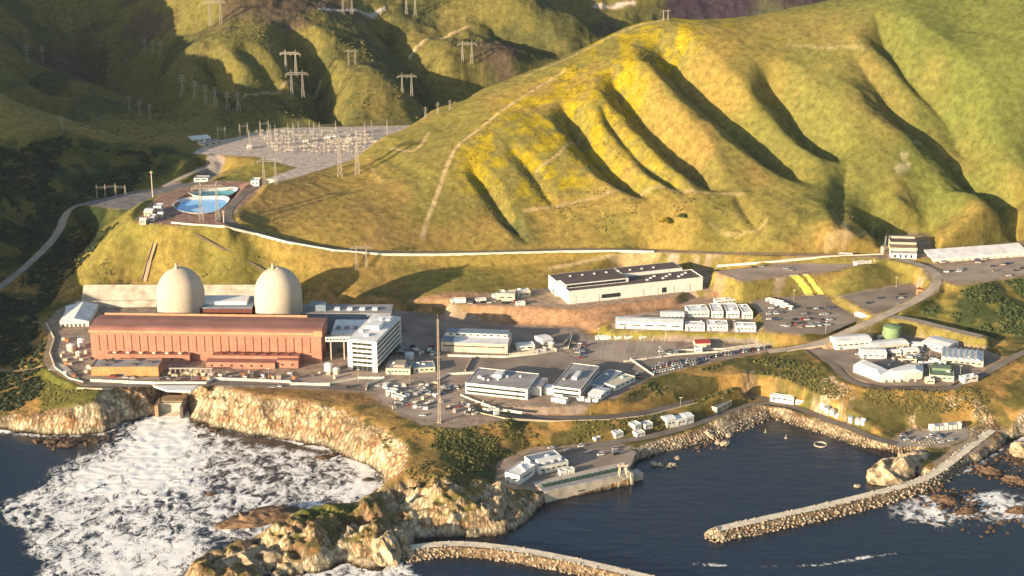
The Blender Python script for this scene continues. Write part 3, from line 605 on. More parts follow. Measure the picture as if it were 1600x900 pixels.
def ribbon(name, q, wd, m, lift=.22, ends=True, kind='structure'):
    q = dens(q, 4.0); n = len(q); vs = []; fs = []
    for i in range(n):
        a = q[max(0,i-1)]; b = q[min(n-1,i+1)]; d = (b-a)[:2]; d = d/ (np.hypot(*d)+1e-9); nx, ny = -d[1], d[0]
        for t in (-.5, -.17, .17, .5):
            x = q[i][0] + nx*wd*t; y = q[i][1] + ny*wd*t; vs.append((x, y, max(q[i][2], float(hgt(x, y))) + lift))
    for i in range(n-1):
        for k in range(3): fs.append((i*4+k, i*4+k+1, (i+1)*4+k+1, (i+1)*4+k))
    mb = MB(); mb.add(vs, fs); me = bpy.data.meshes.new(name); me.from_pydata(mb.v, [], mb.f); me.materials.append(m)
    bm = bmesh.new(); bm.from_mesh(me)
    for f in bm.faces:
        if f.normal.z < 0: f.normal_flip()
    bm.to_mesh(me); bm.free()
    return link(name, me, None, None, kind)
for i, (nm, (q, wd, key)) in enumerate(RL.items()):
    ribbon('road' if key != 'dirt' else 'dirt_track', q, wd, {'pale': M_['pale'], 'asphalt': M_['asph'], 'dirt': M_['dirtr']}[key], lift=.2 + .03*i)
def lot(name, P, z, m, lift):
    me = bpy.data.meshes.new(name); vs = [(*W(a, b, z), z + lift) for a, b in P]; me.from_pydata(vs, [], [tuple(range(len(vs)))]); me.materials.append(m)
    bm = bmesh.new(); bm.from_mesh(me); bmesh.ops.recalc_face_normals(bm, faces=bm.faces)
    for f in bm.faces:
        if f.normal.z < 0: f.normal_flip()
    bmesh.ops.triangulate(bm, faces=bm.faces); bm.to_mesh(me); bm.free(); return link(name, me, None, None, 'structure')
lot('parking_lot', [(900,533),(930,531),(1058,527),(1056,553),(985,565),(905,562)], 26, M_['lot2'], .10)
lot('parking_lot', [(985,568),(1060,554),(1196,540),(1206,547),(1100,566),(1012,588)], 26, M_['lot'], .12)
lot('plant_yard', [(610,482),(790,512),(895,516),(900,533),(880,548),(690,560),(640,556),(606,540)], 26, M_['lot'], .08)
lot('plant_yard', [(690,562),(880,550),(903,563),(985,568),(975,600),(940,625),(858,626),(730,600),(640,592),(650,566)], 26, M_['lot'], .14)
lot('plant_yard', [(575,600),(640,594),(720,620),(745,640),(690,660),(640,650),(600,628)], 26, M_['lot2'], .10)
lot('plant_road', [(132,598),(240,601),(335,594),(460,602),(560,601),(590,612),(560,611),(400,602),(330,603),(240,605),(140,604)], 26, M_['asph'], .16)
lot('plant_yard', [(120,530),(150,535),(150,590),(340,588),(480,590),(600,575),(640,592),(575,599),(460,600),(335,592),(240,596),(135,592)], 26, M_['lot2'], .06)
lot('parking_lot', [(1176,470),(1215,461),(1288,464),(1345,499),(1290,523),(1200,516)], 38, M_['lot'], .10)
lot('parking_lot', [(1318,463),(1404,447),(1444,449),(1446,461),(1368,491)], 44, M_['lot'], .10)
lot('parking_lot', [(1124,424),(1270,408),(1376,402),(1392,408),(1300,421),(1160,437)], 56, M_['lot2'], .10)
lot('parking_lot', [(1480,418),(1600,402),(1755,392),(1755,426),(1600,429),(1500,443),(1460,434)], 58, M_['lot2'], .10)
lot('camp_yard', [(1262,547),(1330,524),(1440,524),(1500,534),(1560,561),(1515,586),(1484,603),(1374,603),(1334,590),(1306,567)], 30, M_['lot'], .10)
lot('quay_deck', [(790,755),(788,726),(832,704),(958,692),(994,706),(982,737),(852,765)], 8, M_['lot'], .10)
lot('harbour_yard', [(1392,692),(1422,675),(1508,667),(1514,683),(1472,695),(1402,699)], 7, M_['pale'], .10)
for k in range(6):      # painted bay lines across the middle lot
    a = W(938 + 18*k, 560 - 2*k, 26); b = W(942 + 20*k, 533 - k, 26)
    ribbon('lane_marking', np.array([(a[0],a[1],26),(b[0],b[1],26)]), .5, M_['line'], lift=.2)
for k in range(3):
    a = W(1205 + 8*k, 488 + 10*k, 38); b = W(1300 + 12*k, 480 + 12*k, 38)
    ribbon('lane_marking', np.array([(a[0],a[1],38),(b[0],b[1],38)]), .9, M_['line'], lift=.2)
# ---------------------------------------------------------------- generic buildings
def mpp(x, y, z): return depth_of(x, y, z) / F
def frame(A, B, z, hp, rp):
    M0 = ((A[0]+B[0])/2, (A[1]+B[1])/2); g_ = GG(*M0)
    if z < 12 and g_[2] - z > .8: print('raised', A, z, round(g_[2],1)); z = g_[2]
    ax, ay = W(*A, z); bx, by = W(*B, z); Lx = math.hypot(bx-ax, by-ay); rz = math.atan2(by-ay, bx-ax)
    s = mpp((ax+bx)/2, (ay+by)/2, z); dep = math.atan2(CH - z, (ay+by)/2)
    return (ax, ay, z), rz, Lx, hp*s/math.cos(dep), rp*s/math.sin(dep)
def place(name, label, cat, A, B, z, hp, rp, group=None):
    loc, rz, Lx, h, D = frame(A, B, z, hp, rp); return thing(name, label, cat, loc, rz, group), Lx, h, D
def hollow(o, Lx, D, h, wall, roof, par=.5, th=.35, z0=-1.0, wname='wall'):
    """four walls with a parapet and a roof deck set inside"""
    b = MB(); b.box(0,Lx,0,th,z0,h+par); b.box(0,Lx,D-th,D,z0,h+par); b.box(0,th,th,D-th,z0,h+par); b.box(Lx-th,Lx,th,D-th,z0,h+par)
    b.build(wname, wall, o); MB().box(th,Lx-th,th,D-th,h-.3,h).build('roof', roof, o)
def windows(o, face, Lx, D, zs, n, m=None, hh=1.3, frac=.7, margin=1.0, name='window'):
    span = (Lx if face in 'fb' else D) - 2*margin; st = span/n; m = m or M_['glass']
    for z in zs:
        for i in range(n):
            a = margin + st*(i+.5-frac/2); c = margin + st*(i+.5+frac/2); e = .06
            b = MB()
            if face == 'f': b.box(a,c,-e,.05,z,z+hh)
            elif face == 'b': b.box(a,c,D-.05,D+e,z,z+hh)
            elif face == 'l': b.box(-e,.05,a,c,z,z+hh)
            else: b.box(Lx-.05,Lx+e,a,c,z,z+hh)
            b.build(name, m, o)
def units(o, Lx, D, h, n, m=None, seed=0, s=(1.5,3.5)):
    r = random.Random(seed)
    for i in range(n):
        x = r.uniform(.1,.82)*Lx; y = r.uniform(.15,.75)*D; a = r.uniform(*s); c = r.uniform(*s)*.8; hh = r.uniform(.8,1.8)
        b = MB(); b.box(x,x+a,y,y+c,h,h+hh); b.box(x+a*.2,x+a*.8,y+c*.2,y+c*.8,h+hh,h+hh+.35); b.build('roof_unit', m or M_['white2'], o)
def door(o, x, w=2.0, h=2.4, m=None, y=-.08): MB().box(x,x+w,y,.05,0,h).build('door', m or M_['blue'], o)
def gable(o, Lx, D, h, rise, wall, roof, over=.4, axis='x', zb=-1.0):
    b = MB()
    if axis == 'x':
        b.extr([(0,zb),(D,zb),(D,h),(D/2,h+rise),(0,h)],0,Lx); b.build('wall', wall, o)
        t=.25; e=over; k=rise/(D/2)
        MB().extr([(-e,h-e*k+.02),(D/2,h+rise+.02),(D+e,h-e*k+.02),(D+e,h-e*k+t+.02),(D/2,h+rise+t+.02),(-e,h-e*k+t+.02)],-e,Lx+e).build('roof', roof, o)
    else:
        b.extr([(0,zb),(Lx,zb),(Lx,h),(Lx/2,h+rise),(0,h)],0,D,'y'); b.build('wall', wall, o)
        t=.25; e=over; k=rise/(Lx/2)
        MB().extr([(-e,h-e*k+.02),(Lx/2,h+rise+.02),(Lx+e,h-e*k+.02),(Lx+e,h-e*k+t+.02),(Lx/2,h+rise+t+.02),(-e,h-e*k+t+.02)],-e,D+e,'y').build('roof', roof, o)
# ---------------------------------------------------------------- the power station
# turbine building: long hall with rounded eaves and slit windows
o, LT, hT, _ = place('turbine_building', 'long terracotta turbine hall with rounded eaves and slit windows', 'industrial building', (144,561), (503,566), 26, 46, 20)
DT = 38.0
TB = o
MB().box(0,LT,0,DT,-1,hT-1.6).build('wall', M_['terra'], o)
pr = [(-.7,hT-1.6)] + [(-.7 + 6.5*(1-math.cos(a)), hT-1.6 + 4.2*math.sin(a)) for a in [math.radians(t) for t in range(10,91,16)]]
pr += [(DT*.5, hT+3.6)] + [(DT+.7-6.5*(1-math.cos(a)), hT-1.6+4.2*math.sin(a)) for a in [math.radians(t) for t in range(90,9,-16)]] + [(DT+.7,hT-1.6)]
MB().extr(pr,-.6,LT+.6).build('roof', M_['terra2'], o)
MB().box(-.9,LT+.9,-1.15,-.72,hT-2.3,hT-.4).build('eaves_beam', mat('pale_terracotta', (.62,.30,.17), .7), o)
MB().box(4,LT-18,DT*.93,DT*.93+.9,hT+2.0,hT+3.9).build('ridge_rail', mat('pale_terracotta', (.62,.30,.17)), o)
nb = 27
for i in range(nb):
    x = 8 + i*(LT-18)/(nb-1); MB().box(x-.5,x+.5,-.14,.05,hT*.30,hT*.83).build('slit_window', M_['terrad'], o)
for i in range(nb+1):
    x = 4.3 + i*(LT-18)/(nb-1); MB().box(x-.15,x+.15,-.12,.02,0,hT-2.5).build('pilaster', M_['terra'], o)
for k in range(3):
    MB().box(-.12,.05,6+k*11,10+k*11,8,14).build('side_louvre', M_['terrad'], o)
MB().box(LT-.05,LT+.12,8,16,0,9).build('roller_door', M_['terrad'], o)
MB().box(LT-6,LT+1.2,-1.6,2.5,hT-4,hT+1.5).build('corner_pier', mat('pale_terracotta', (.62,.30,.17)), o)
# low annexes joined to the hall front
def annex(name, xa, xb, y0, y1, h, m=M_['terra'], r=M_['terra2'], z0=-1):
    p = MB().box(xa,xb,y0,y1,z0,h).build(name, m, TB)
    MB().box(xa-.2,xb+.2,y0-.2,y1,h,h+.45).build('roof', r, p)
    k = int((xb-xa)/9)
    for i in range(k):
        x = xa+4+i*9; MB().box(x,x+2.2,y0-.08,y0+.05,h*.35,h*.35+1.6).build('window', M_['glass'], p)
    return p
def tx(px): return (px-144)/(503-144)*LT
annex('front_annex', tx(172), tx(300), -7, -.36, 7.5)
annex('front_annex', tx(336), tx(470), -9, -.36, 8.5)
annex('front_annex', tx(330), tx(436), -19, -9.2, 5.5)
annex('front_annex', tx(438), tx(471), -16, -9.2, 7.0)
for k in range(7):
    MB().box(tx(345)+k*10,tx(345)+k*10+4.5,-7.5,-4,8.97,10.6).build('annex_fan', M_['terrad'], TB)
for k in range(6):
    MB().box(tx(180)+k*12,tx(180)+k*12+3,-5.5,-3,7.97,9.4).build('annex_fan', M_['cream'], TB)
# containment domes
def dome(px, label, spire_side):
    x, y = W(px, 540, 26); x = (px-800)/F*depth_of(0,1447,66)
    t = thing('containment_dome', label, 'reactor dome', (x,1447,26), 0, 'twin reactor containment domes')
    R = 22.6; zs = 40.5
    MB().lathe([(R,-1),(R,zs*.5),(R,zs-3)], 48, caps=False).build('drum', M_['dome'], t, True)
    n = 14; pr = [(R*math.cos(a)**.97 if a < 1.56 else .6, zs-3 + 26.6*math.sin(a)) for a in [math.radians(90*i/n) for i in range(n+1)]]
    pr[-1] = (1.2, pr[-1][1]+.3)
    c = MB().lathe(pr, 48, caps=False).build('dome_cap', M_['dome'], t, True)
    MB().lathe([(3.4,zs+22.4),(3.0,zs+23.9),(2.2,zs+24.6)], 20).build('cap_ring', M_['dome'], c)
    MB().lathe([(1.7,zs+17),(1.6,zs+25),(1.0,zs+29)], 12, (-5.0*spire_side,-3.0)).build('vent_stack', M_['conc'], t)
    for k in range(10):
        a = -2.6 + k*.16; z0 = 8+k*3.1
        MB().box(R*math.cos(a)-.1,R*math.cos(a)+.3,R*math.sin(a)-.5,R*math.sin(a),z0,z0+.5).build('stair_landing', M_['steel'], t)
    return t
dome(282, 'left concrete containment dome with a small spire, behind the terracotta hall', .35)
dome(434.5, 'concrete containment dome nearer the glass office tower, with small vent spire', .7)
def wbox(o, x0, x1, y0, y1, z0, z1, name, m): return MB().box(x0,x1,y0,y1,z0,z1).build(name, m, o)
def wx(px, Y, z): return (px-800)/F*depth_of(0, Y, z)
# auxiliary building between the domes (world aligned)
t = thing('auxiliary_building', 'dark red auxiliary block with pale blue roof edge, between the two domes', 'industrial building', (wx(306,1445,50),1436,26))
La = wx(396,1445,50)-wx(306,1445,50)
wbox(t,0,La,0,34,-1,27,'wall',M_['terrad']); wbox(t,-.3,La+.3,-.3,34.3,27,28.2,'roof',M_['blue']); wbox(t,4,La-6,8,28,28.2,31,'roof_block',M_['white2'])
for k in range(5): wbox(t,4+k*9,6+k*9,-.1,.05,12,24,'louvre',M_['terrad'])
t = thing('fuel_handling_building', 'grey blue hall with pale roof strip, right of the second dome', 'industrial building', (wx(474,1450,45),1440,26))
Lb = wx(612,1450,45)-wx(474,1450,45)
wbox(t,0,Lb,0,26,-1,20,'wall',M_['blue']); wbox(t,-.3,Lb+.3,-.3,26.3,20,21,'roof',M_['grey']); wbox(t,6,22,6,18,21,27,'roof_block',M_['blue'])
for k in range(4): wbox(t,30+k*12,35+k*12,8,13,21,23,'roof_unit',M_['white2'])
for k in range(6): wbox(t,6+k*12,10+k*12,-.1,.05,10,15,'louvre',M_['dgrey'])
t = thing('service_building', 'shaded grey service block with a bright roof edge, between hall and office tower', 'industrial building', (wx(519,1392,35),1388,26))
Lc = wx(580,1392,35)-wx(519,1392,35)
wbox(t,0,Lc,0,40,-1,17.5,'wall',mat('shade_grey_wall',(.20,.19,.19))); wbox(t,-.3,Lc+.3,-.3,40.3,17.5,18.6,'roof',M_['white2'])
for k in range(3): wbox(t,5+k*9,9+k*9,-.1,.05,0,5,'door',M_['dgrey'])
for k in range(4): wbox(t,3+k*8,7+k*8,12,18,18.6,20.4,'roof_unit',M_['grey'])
# retaining slope behind the domes
def slab_wall(name, label, A, B, zb, zt, back, m, gr=None):
    ax, ay = W(*A, zb); bx, by = W(*B, zb); Lx = math.hypot(bx-ax, by-ay); t = thing(name, label, 'retaining wall', (ax,ay,zb), math.atan2(by-ay,bx-ax), gr)
    h = zt-zb; MB().extr([(0,-3),(1.2,-3),(back+1.2,h),(back,h)],0,Lx).build('face', m, t); wbox(t,0,Lx,back-.3,back+1.6,h,h+.6,'coping',M_['conc2'])
    for k in range(0): 
        x = 4+k*9; MB().add([(x,-.15,-1),(x+.4,-.15,-1),(x+.4,back-.15,h),(x,back-.15,h),(x,.3,-1),(x+.4,.3,-1),(x+.4,back+.3,h),(x,back+.3,h)],[(0,1,2,3),(4,7,6,5),(0,4,5,1),(1,5,6,2),(2,6,7,3),(3,7,4,0)]).build('joint_rib', M_['conc2'], t)
    return t
slab_wall('retaining_wall', 'sloping pale concrete bank left of the left dome', (126,468), (246,468), 32, 42, 15, M_['conc2'])
slab_wall('retaining_wall', 'sloping pale concrete bank seen between the two domes', (304,468), (398,468), 32, 42, 15, M_['conc2'])
slab_wall('retaining_wall', 'low tan terrace wall behind the left end of the hall', (118,482), (246,480), 26, 31.5, 4, M_['conc2'])
# glass office tower, six storeys, long side running away to the right
ax, ay = W(544,578,26); bx, by = W(592,575,26); rzo = -.24
t = thing('office_tower', 'white banded six storey office block linked by a skybridge', 'office building', (ax,ay,26), rzo)
wO = math.hypot(bx-ax,by-ay); dO = 72; hO = 29
# the block leans with its long axis: rotate so the right side faces right-front
wbox(t,1.2,wO-1.2,1.2,dO-1.2,-1,hO-.5,'glazing',M_['glass'])
for k in range(6):
    z0 = 5.2 + k*4.35
    b = MB(); zz0, zz1 = z0-.2, z0+1.75
    b.box(0,wO,0,.9,zz0,zz1); b.box(0,wO,dO-.9,dO,zz0,zz1); b.box(0,.9,.9,dO-.9,zz0,zz1); b.box(wO-.9,wO,.9,dO-.9,zz0,zz1); b.build('spandrel_band', M_['white'], t)
for x in (0,wO-4.4): wbox(t,x,x+4.4,.12,1.4,-1,hO-1.5,'corner_pier',M_['white'])
for x in (0,wO-1.6): wbox(t,x,x+1.6,dO-3,dO-.1,-1,hO-1.5,'corner_pier',M_['white'])
for k in range(5): wbox(t,4.5+k*4.4,4.7+k*4.4,1.0,1.25,0,hO-1,'mullion',M_['steel'])
wbox(t,.9,wO-.9,.9,dO-.9,hO-.5,hO,'roof',M_['white2'])
for x,y,a,c,h in [(8,30,12,14,4),(5,46,18,16,3.2),(12,12,4,4,1.5),(4,22,3,3,2),(20,50,4,8,4.5),(14,48,3,3,5.5)]: wbox(t,x,x+a,y,y+c,hO,hO+h,'roof_unit',M_['white2'])
t2 = thing('skybridge', 'white enclosed skybridge between terracotta hall and office tower', 'footbridge', (wx(508,1362,40),1366,26+hO-9.5), .02)
lb = wx(545,1362,40)-wx(508,1362,40)+1.5
wbox(t2,0,lb,0,4,0,3.2,'deck_box',M_['white']); wbox(t2,-.1,lb+.1,-.1,4.1,3.2,3.6,'roof',M_['white2']); wbox(t2,0,lb,-.2,4.2,-.6,0,'floor_beam',M_['white'])
for k in range(7): wbox(t2,1+k*(lb-2)/7,1+(k+.7)*(lb-2)/7,-.08,.03,1,2.4,'window',M_['glass'])
for k in range(2): wbox(t2,4+k*12,5+k*12,1.5,2.5,-(hO-10.3),-.6,'support_column',M_['conc'])
# administration building in front of the hall
o, Lx, h, D = place('administration_building', 'low tan administration block with rows of amber windows before the hall', 'office building', (143,587), (248,586.5), 26, 13, 13)
hollow(o, Lx, D, h, M_['cream'] if False else mat('tan_orange_wall',(.50,.27,.12),.8), M_['grey'], .4)
windows(o,'f',Lx,D,[h*.22,h*.62],14,mat('amber_window',(.55,.36,.12),.3),1.2,.62)
windows(o,'r',Lx,D,[h*.3,h*.65],5,None,1.2,.6); units(o,Lx,D,h,7,M_['dgrey'],3,(2,5)); door(o,Lx*.45)
o, Lx, h, D = place('storage_hall', 'bright white sloping roof shed at the yard edge left of the hall', 'shed', (94,511), (139,510), 26, 8, 27)
gable(o,Lx,D,h,3.2,M_['white'],M_['white2'],.6,'y')
for k in range(6): wbox(o,2+k*4,4+k*4,-.1,.05,0,3,'door',M_['dgrey'])
o, Lx, h, D = place('storage_hall', 'small white lean-to shed below the retaining bank', 'shed', (103,492), (132,490), 26, 5, 9)
gable(o,Lx,D,h,1.4,M_['cream'],M_['white2'],.4); door(o,Lx*.3,3,3)
# ---------------------------------------------------------------- other buildings on the bench
def simple(name, label, cat, A, B, z, hp, rp, wall='white', roof='white2', n=6, rows=1, un=2, group=None, style='flat', doors=1, seed=1, side=2, hh=1.2, rise=1.2):
    o, Lx, h, D = place(name, label, cat, A, B, z, hp, rp, group)
    if style == 'flat': hollow(o,Lx,D,h,M_[wall],M_[roof],.45)
    else: gable(o,Lx,D,h,rise,M_[wall],M_[roof],.35,'x')
    if n: windows(o,'f',Lx,D,[h*(r+.45)/rows for r in range(rows)],n,None,min(hh,h*.35/rows+.3),.62)
    if side: windows(o,'r',Lx,D,[h*(r+.45)/rows for r in range(rows)],side,None,min(hh,h*.35/rows+.3),.6)
    for d in range(doors): door(o, Lx*(.12+.7*d/max(1,doors)), min(2.4,Lx*.12), min(2.6,h*.6))
    if un and style == 'flat': units(o,Lx,D,h,un,None,seed)
    return o, Lx, h, D
o,Lx,h,D = simple('warehouse', 'white warehouse with raised roof strip beside the tall mast', 'warehouse', (689,549),(793,553),26,14,20,'cream','white2',0,1,0,style='flat',doors=0,side=0)
for k in range(4): wbox(o,6+k*14,10+k*14,-.1,.05,0,4.6,'roller_door',M_['conc2'])
wbox(o,2,Lx-2,D*.55,D*.9,h,h+3.2,'clerestory',M_['white']); wbox(o,1.6,Lx-1.6,D*.54,D*.91,h+3.2,h+3.7,'clerestory_roof',M_['blue'])
wbox(o,.36,Lx*.17,.36,D*.5,h,h+.5,'roof_shade_patch',M_['blue'])  # blue slab painting the office tower's shadow on the roof's left end
for k in range(9): wbox(o,5+k*6.4,8+k*6.4,D*.55-.1,D*.55+.05,h+1,h+2.4,'window',M_['glass'])
wbox(o,2,Lx-3,-.5,-.05,h*.62,h*.74,'canopy',M_['dgrey'])
o,Lx,h,D = simple('office_building', 'two storey white office with window bands, closest to the coast road', 'office building', (727,614.5),(824,625),26,16,26,'white','grey',0,1,9,doors=0,side=0,seed=9)
for k in range(2):
    wbox(o,1.5,Lx-2,-.08,.05,1.6+k*4.2,3.3+k*4.2,'window_band',M_['glass']); wbox(o,Lx-.05,Lx+.08,3,D-3,1.6+k*4.2,3.3+k*4.2,'window_band',M_['glass'])
wbox(o,Lx*.35,Lx*.48,D*.5,D*.8,h,h+3,'roof_block',M_['white2']); wbox(o,Lx+.0,Lx+9,D*.3,D*.9,-1,h*.85,'side_wing',M_['white']); wbox(o,Lx-.2,Lx+9.3,D*.3-.2,D*.9+.2,h*.85,h*.85+.4,'side_wing_roof',M_['grey'])
for k in range(2): wbox(o,Lx+8.95,Lx+9.1,D*.35,D*.85,1.5+k*3.8,3+k*3.8,'window_band',M_['glass'])
A3 = W(862.7,617.5,26); B3 = W(906.7,623,26)
o,Lx,h,D = simple('office_building', 'long flat grey roofed office stretching back beside the two storey office', 'office building', (862.7,617.5),(906.7,623),26,14,40,'white','grey',0,1,0,doors=0,side=0)
for k in range(2): wbox(o,1.5,Lx-1.5,-.08,.05,1.6+k*4,3.2+k*4,'window_band',M_['glass']); wbox(o,Lx-.05,Lx+.08,2,D-2,1.6+k*4,3.2+k*4,'window_band',M_['glass'])
wbox(o,Lx*.45,Lx*.62,D*.35,D*.62,h,h+2.6,'roof_block',M_['white2']); wbox(o,Lx*.15,Lx*.25,D*.3,D*.5,h,h+1.4,'roof_unit',M_['grey']); wbox(o,-8,-.05,0,9,-1,h*.7,'side_wing',M_['white']); wbox(o,-8.2,-.05,-.2,9.2,h*.7,h*.7+.4,'side_wing_roof',M_['white2'])
simple('portable_office', 'long narrow grey roofed cabin behind the flat grey office', 'cabin', (920,606),(940,610),26,6,27,'white','blue',3,1,1,side=4)
simple('portable_office', 'cream roofed cabin right of the narrow grey cabin', 'cabin', (944,606),(961,611),26,7,20,'white','cream',3,1,1,side=4)
simple('portable_office', 'white cabin at the corner of the office row above the scrub', 'cabin', (919,622),(938,626),26,7,13,'white','white2',3,1,1,style='gable')
simple('storage_container', 'white container on the grass below the two office blocks', 'container', (861,629),(884,633),25,7,4,'white','white2',0,1,0,doors=1,side=0)
for k,(a,b,w_) in enumerate([(901,628,11),(914,630,8),(925,630,9)]):
    simple('storage_container', ['short white container at the left of the row of three below the cabins','smallest white container, middle of the row of three below the cabins','white container at the right of the row of three below the cabins'][k], 'container', (a,b-1.5),(a+w_,b-.5),25.5,4,3,'white','white2',0,1,0,doors=1,side=0,group='small containers below the office cabins')
o,Lx,h,D = simple('workshop', 'low brown roofed workshop at the foot of the office tower', 'workshop', (603,585),(641,586),26,9,12,'cream','grey',6,1,3,side=3)
wbox(o,Lx*.3,Lx*.75,D*.2,D*.9,h,h+2.4,'roof_block',M_['pale'])
simple('workshop', 'low grey shed between the brown roofed workshop and the mast', 'shed', (646,583),(680,581),26,7,10,'cream','blue',4,1,2,side=2)
simple('guard_house', 'small white gate house on the left of the open yard', 'gatehouse', (603,616),(618,618),26,6,4,'white','white2',3,1,0,side=1)
simple('guard_house', 'long white security shelter by the angled yard fence', 'gatehouse', (612,621),(630,627),26,5,3,'white','white2',4,1,0,side=1)
simple('process_shed', 'white shed with pipes right of the mast warehouse', 'shed', (808,548),(836,546),26,6,6,'white','white2',2,1,2,side=1)
simple('process_shed', 'tilted white shed at the yard corner near the parked cars', 'shed', (848,542),(864,539),26,9,9,'white','white2',2,1,1,side=1,style='gable')
# big white building on the terrace
loc_label = 'large white two level workshop on the terrace under the hill'
o,Lx,h,D = place('workshop_building', loc_label, 'industrial building', (888.7,475.5),(1097.5,452.5),40,20,22)
hollow(o,Lx,D*.62,h*.95,M_['white'],M_['dgrey'],.8)
b = MB(); wbox(o,-3,Lx*.93,D*.622,D*1.12,-1,h*1.18,'rear_block',M_['white']); 
for x0,x1 in ((-2.6,Lx*.46),(Lx*.48,Lx*.92)): wbox(o,x0,x1,D*.65,D*1.09,h*1.18,h*1.18+.25,'rear_roof',M_['dgrey'])
wbox(o,.4,Lx*.47,D*.25,D*.60,h*.95,h*1.25,'raised_roof',M_['white']); wbox(o,.9,Lx*.465,D*.27,D*.59,h*1.25,h*1.25+.2,'raised_roof_deck',M_['dgrey'])
wbox(o,2,Lx*.45,D*.25-.1,D*.25+.05,h*1.0,h*1.18,'window_band',M_['glass'])
for x in (.05,.22,.36,.55,.66,.78,.9): wbox(o,Lx*x,Lx*x+.9,-.1,.05,0,h*.55,'downpipe',M_['conc2'])
wbox(o,Lx*.24,Lx*.38,-.12,.05,h*.18,h*.48,'window_band',M_['glass']); wbox(o,Lx*.69,Lx*.725,-.12,.05,h*.1,h*.5,'door',M_['glass']); wbox(o,-3.1,-2.9,D*.75,D*.85,1,5,'door',M_['dgrey'])
for k in range(9): wbox(o,Lx*(.60+.04*k),Lx*(.60+.04*k)+2.2,D*(.2+.1*(k%3)),D*(.2+.1*(k%3))+2,h*.95,h*.95+1.2,'roof_unit',M_['white2'])
for k in range(8): wbox(o,Lx*(.1+.09*k),Lx*(.1+.09*k)+1.8,D*.8,D*.8+1.8,h*1.18+.25,h*1.18+1.3,'roof_unit',M_['white2'])
simple('shed', 'beige shed on the dirt terrace left of the white workshop', 'shed', (777,470),(804,471),40,11,6,'cream','cream',2,1,1,side=1)
simple('shed', 'smaller cream shed behind the beige terrace shed', 'shed', (809,466),(829,464),40,9,5,'cream','white2',2,1,1,side=1)
for k,(a,b,w_,hh_) in enumerate([(705,474,23,5),(744,473,16,4),(808,478,13,4),(772,468,8,6)]):
    simple('storage_container', ['long white container at the left end of the dirt terrace','short white container near the middle of the dirt terrace','pale container below the smaller cream shed','white box container touching the beige terrace shed'][k], 'container', (a,b),(a+w_,b-1),40,hh_,3,'white','white2',0,1,0,side=0,group='containers on the dirt terrace')
# trailers
TR = [('longest white trailer at the grass edge of the trailer pad',(962,513),(1067,516),11,8,'gable'),
 ('white trailer tucked behind the longest trailer',(1033,500),(1069,500),8,6,'gable'),
 ('white trailer directly right of the longest trailer',(1071,517),(1101,517.5),9,6,'flat'),
 ('white trailer third along the grass edge of the pad',(1105,517),(1137,517.5),9,8,'flat'),
 ('white trailer at the right end of the grass edge row',(1149,518.5),(1181,519),9,6,'flat'),
 ('broad white cabin at the left of the upper trailer row',(1076,497),(1108,496),10,10,'flat'),
 ('square white cabin second in the upper trailer row',(1112,497),(1130,497),10,13,'flat'),
 ('square white cabin third in the upper trailer row',(1135,497),(1155,497),10,13,'flat'),
 ('narrow white cabin at the right end of the upper trailer row',(1161,498.5),(1176,498),10,13,'flat'),
 ('thin white trailer behind the two square cabins',(1119,476.5),(1150,474),6,4,'flat')]
for i,(lb_,A,B,hp,rp,stl) in enumerate(TR):
    simple('site_trailer', lb_, 'trailer', A, B, 34, hp, rp, 'white','white2', 5 if B[0]-A[0] > 25 else 3, 1, 1, 'white site trailers on the terrace', stl, 1, i, 1, rise=1.0)
# row along the top of the middle lot
for k,(a,w_) in enumerate([(931,24),(962,10),(977,12),(999,20),(1030,18)]):
    simple('storage_container', ['long white container at the left of the row edging the bay lined lot','short white container second in the row edging the bay lined lot','short white container third in the row edging the bay lined lot','long white container fourth in the row edging the bay lined lot','white container at the right of the row edging the bay lined lot'][k], 'container',(a,531.5),(a+w_,530.5),26,4.5,2.5,'white','white2',0,1,0,side=0,group='containers edging the bay lined lot')
o,Lx,h,D = simple('shelter','red roofed shelter at the end of the bay lined lot','shelter',(1087,543),(1110,542),26,6,6,'cream','red',0,1,0,side=0,style='gable')
simple('guard_house','small white kiosk in front of the red roofed shelter','kiosk',(1086,552),(1097,552),26,8,4,'white','white2',2,1,0,side=1)
# ---------------------------------------------------------------- east camp
EC = [('warehouse','white warehouse at the left end of the eastern camp','warehouse',(1306,547),(1361,543),13,9,'white','white2','gable'),
 ('warehouse','pale roofed workshop in front of the green tank','workshop',(1366,551),(1420,546),9,9,'cream','white2','gable'),
 ('warehouse','small white building between the left warehouse and the big angular hall','workshop',(1345,560),(1385,561),8,9,'white','white2','gable'),
 ('warehouse','white warehouse turned away at the back right of the camp','warehouse',(1440,543),(1477,553),9,14,'white','white2','gable'),
 ('warehouse','broad white sawtooth roofed hall at the right of the camp','warehouse',(1470,568),(1536,574),8,18,'cream','white2','flat'),
 ('shed','little white shed between pale workshop and camp centre','shed',(1393,557),(1408,556),6,5,'white','white2','gable'),
 ('shed','tiny white shed right of camp centre','shed',(1413,556),(1436,554),7,6,'white','white2','gable'),
 ('shed','small white hut beside the rear warehouse corner','shed',(1424,545),(1442,546),6,6,'white','white2','gable'),
 ('shed','cream hut left of the green tank foot','shed',(1371,533),(1388,534),6,4,'cream','cream','flat'),
 ('shed','small pink grey shed behind the angular hall','shed',(1409,566),(1432,567),5,5,'cream','pale','flat'),
 ('shed','long low shed between angular hall and green roof','shed',(1450,568),(1478,572),5,4,'white','white2','flat'),
 ('shed','small hut at the camp gate beside the coast road','gatehouse',(1447,600),(1460,600),7,4,'cream','grey','flat'),
 ('shed','small white hut on the right of the camp road end','shed',(1506,598),(1528,594),6,5,'white','white2','flat')]
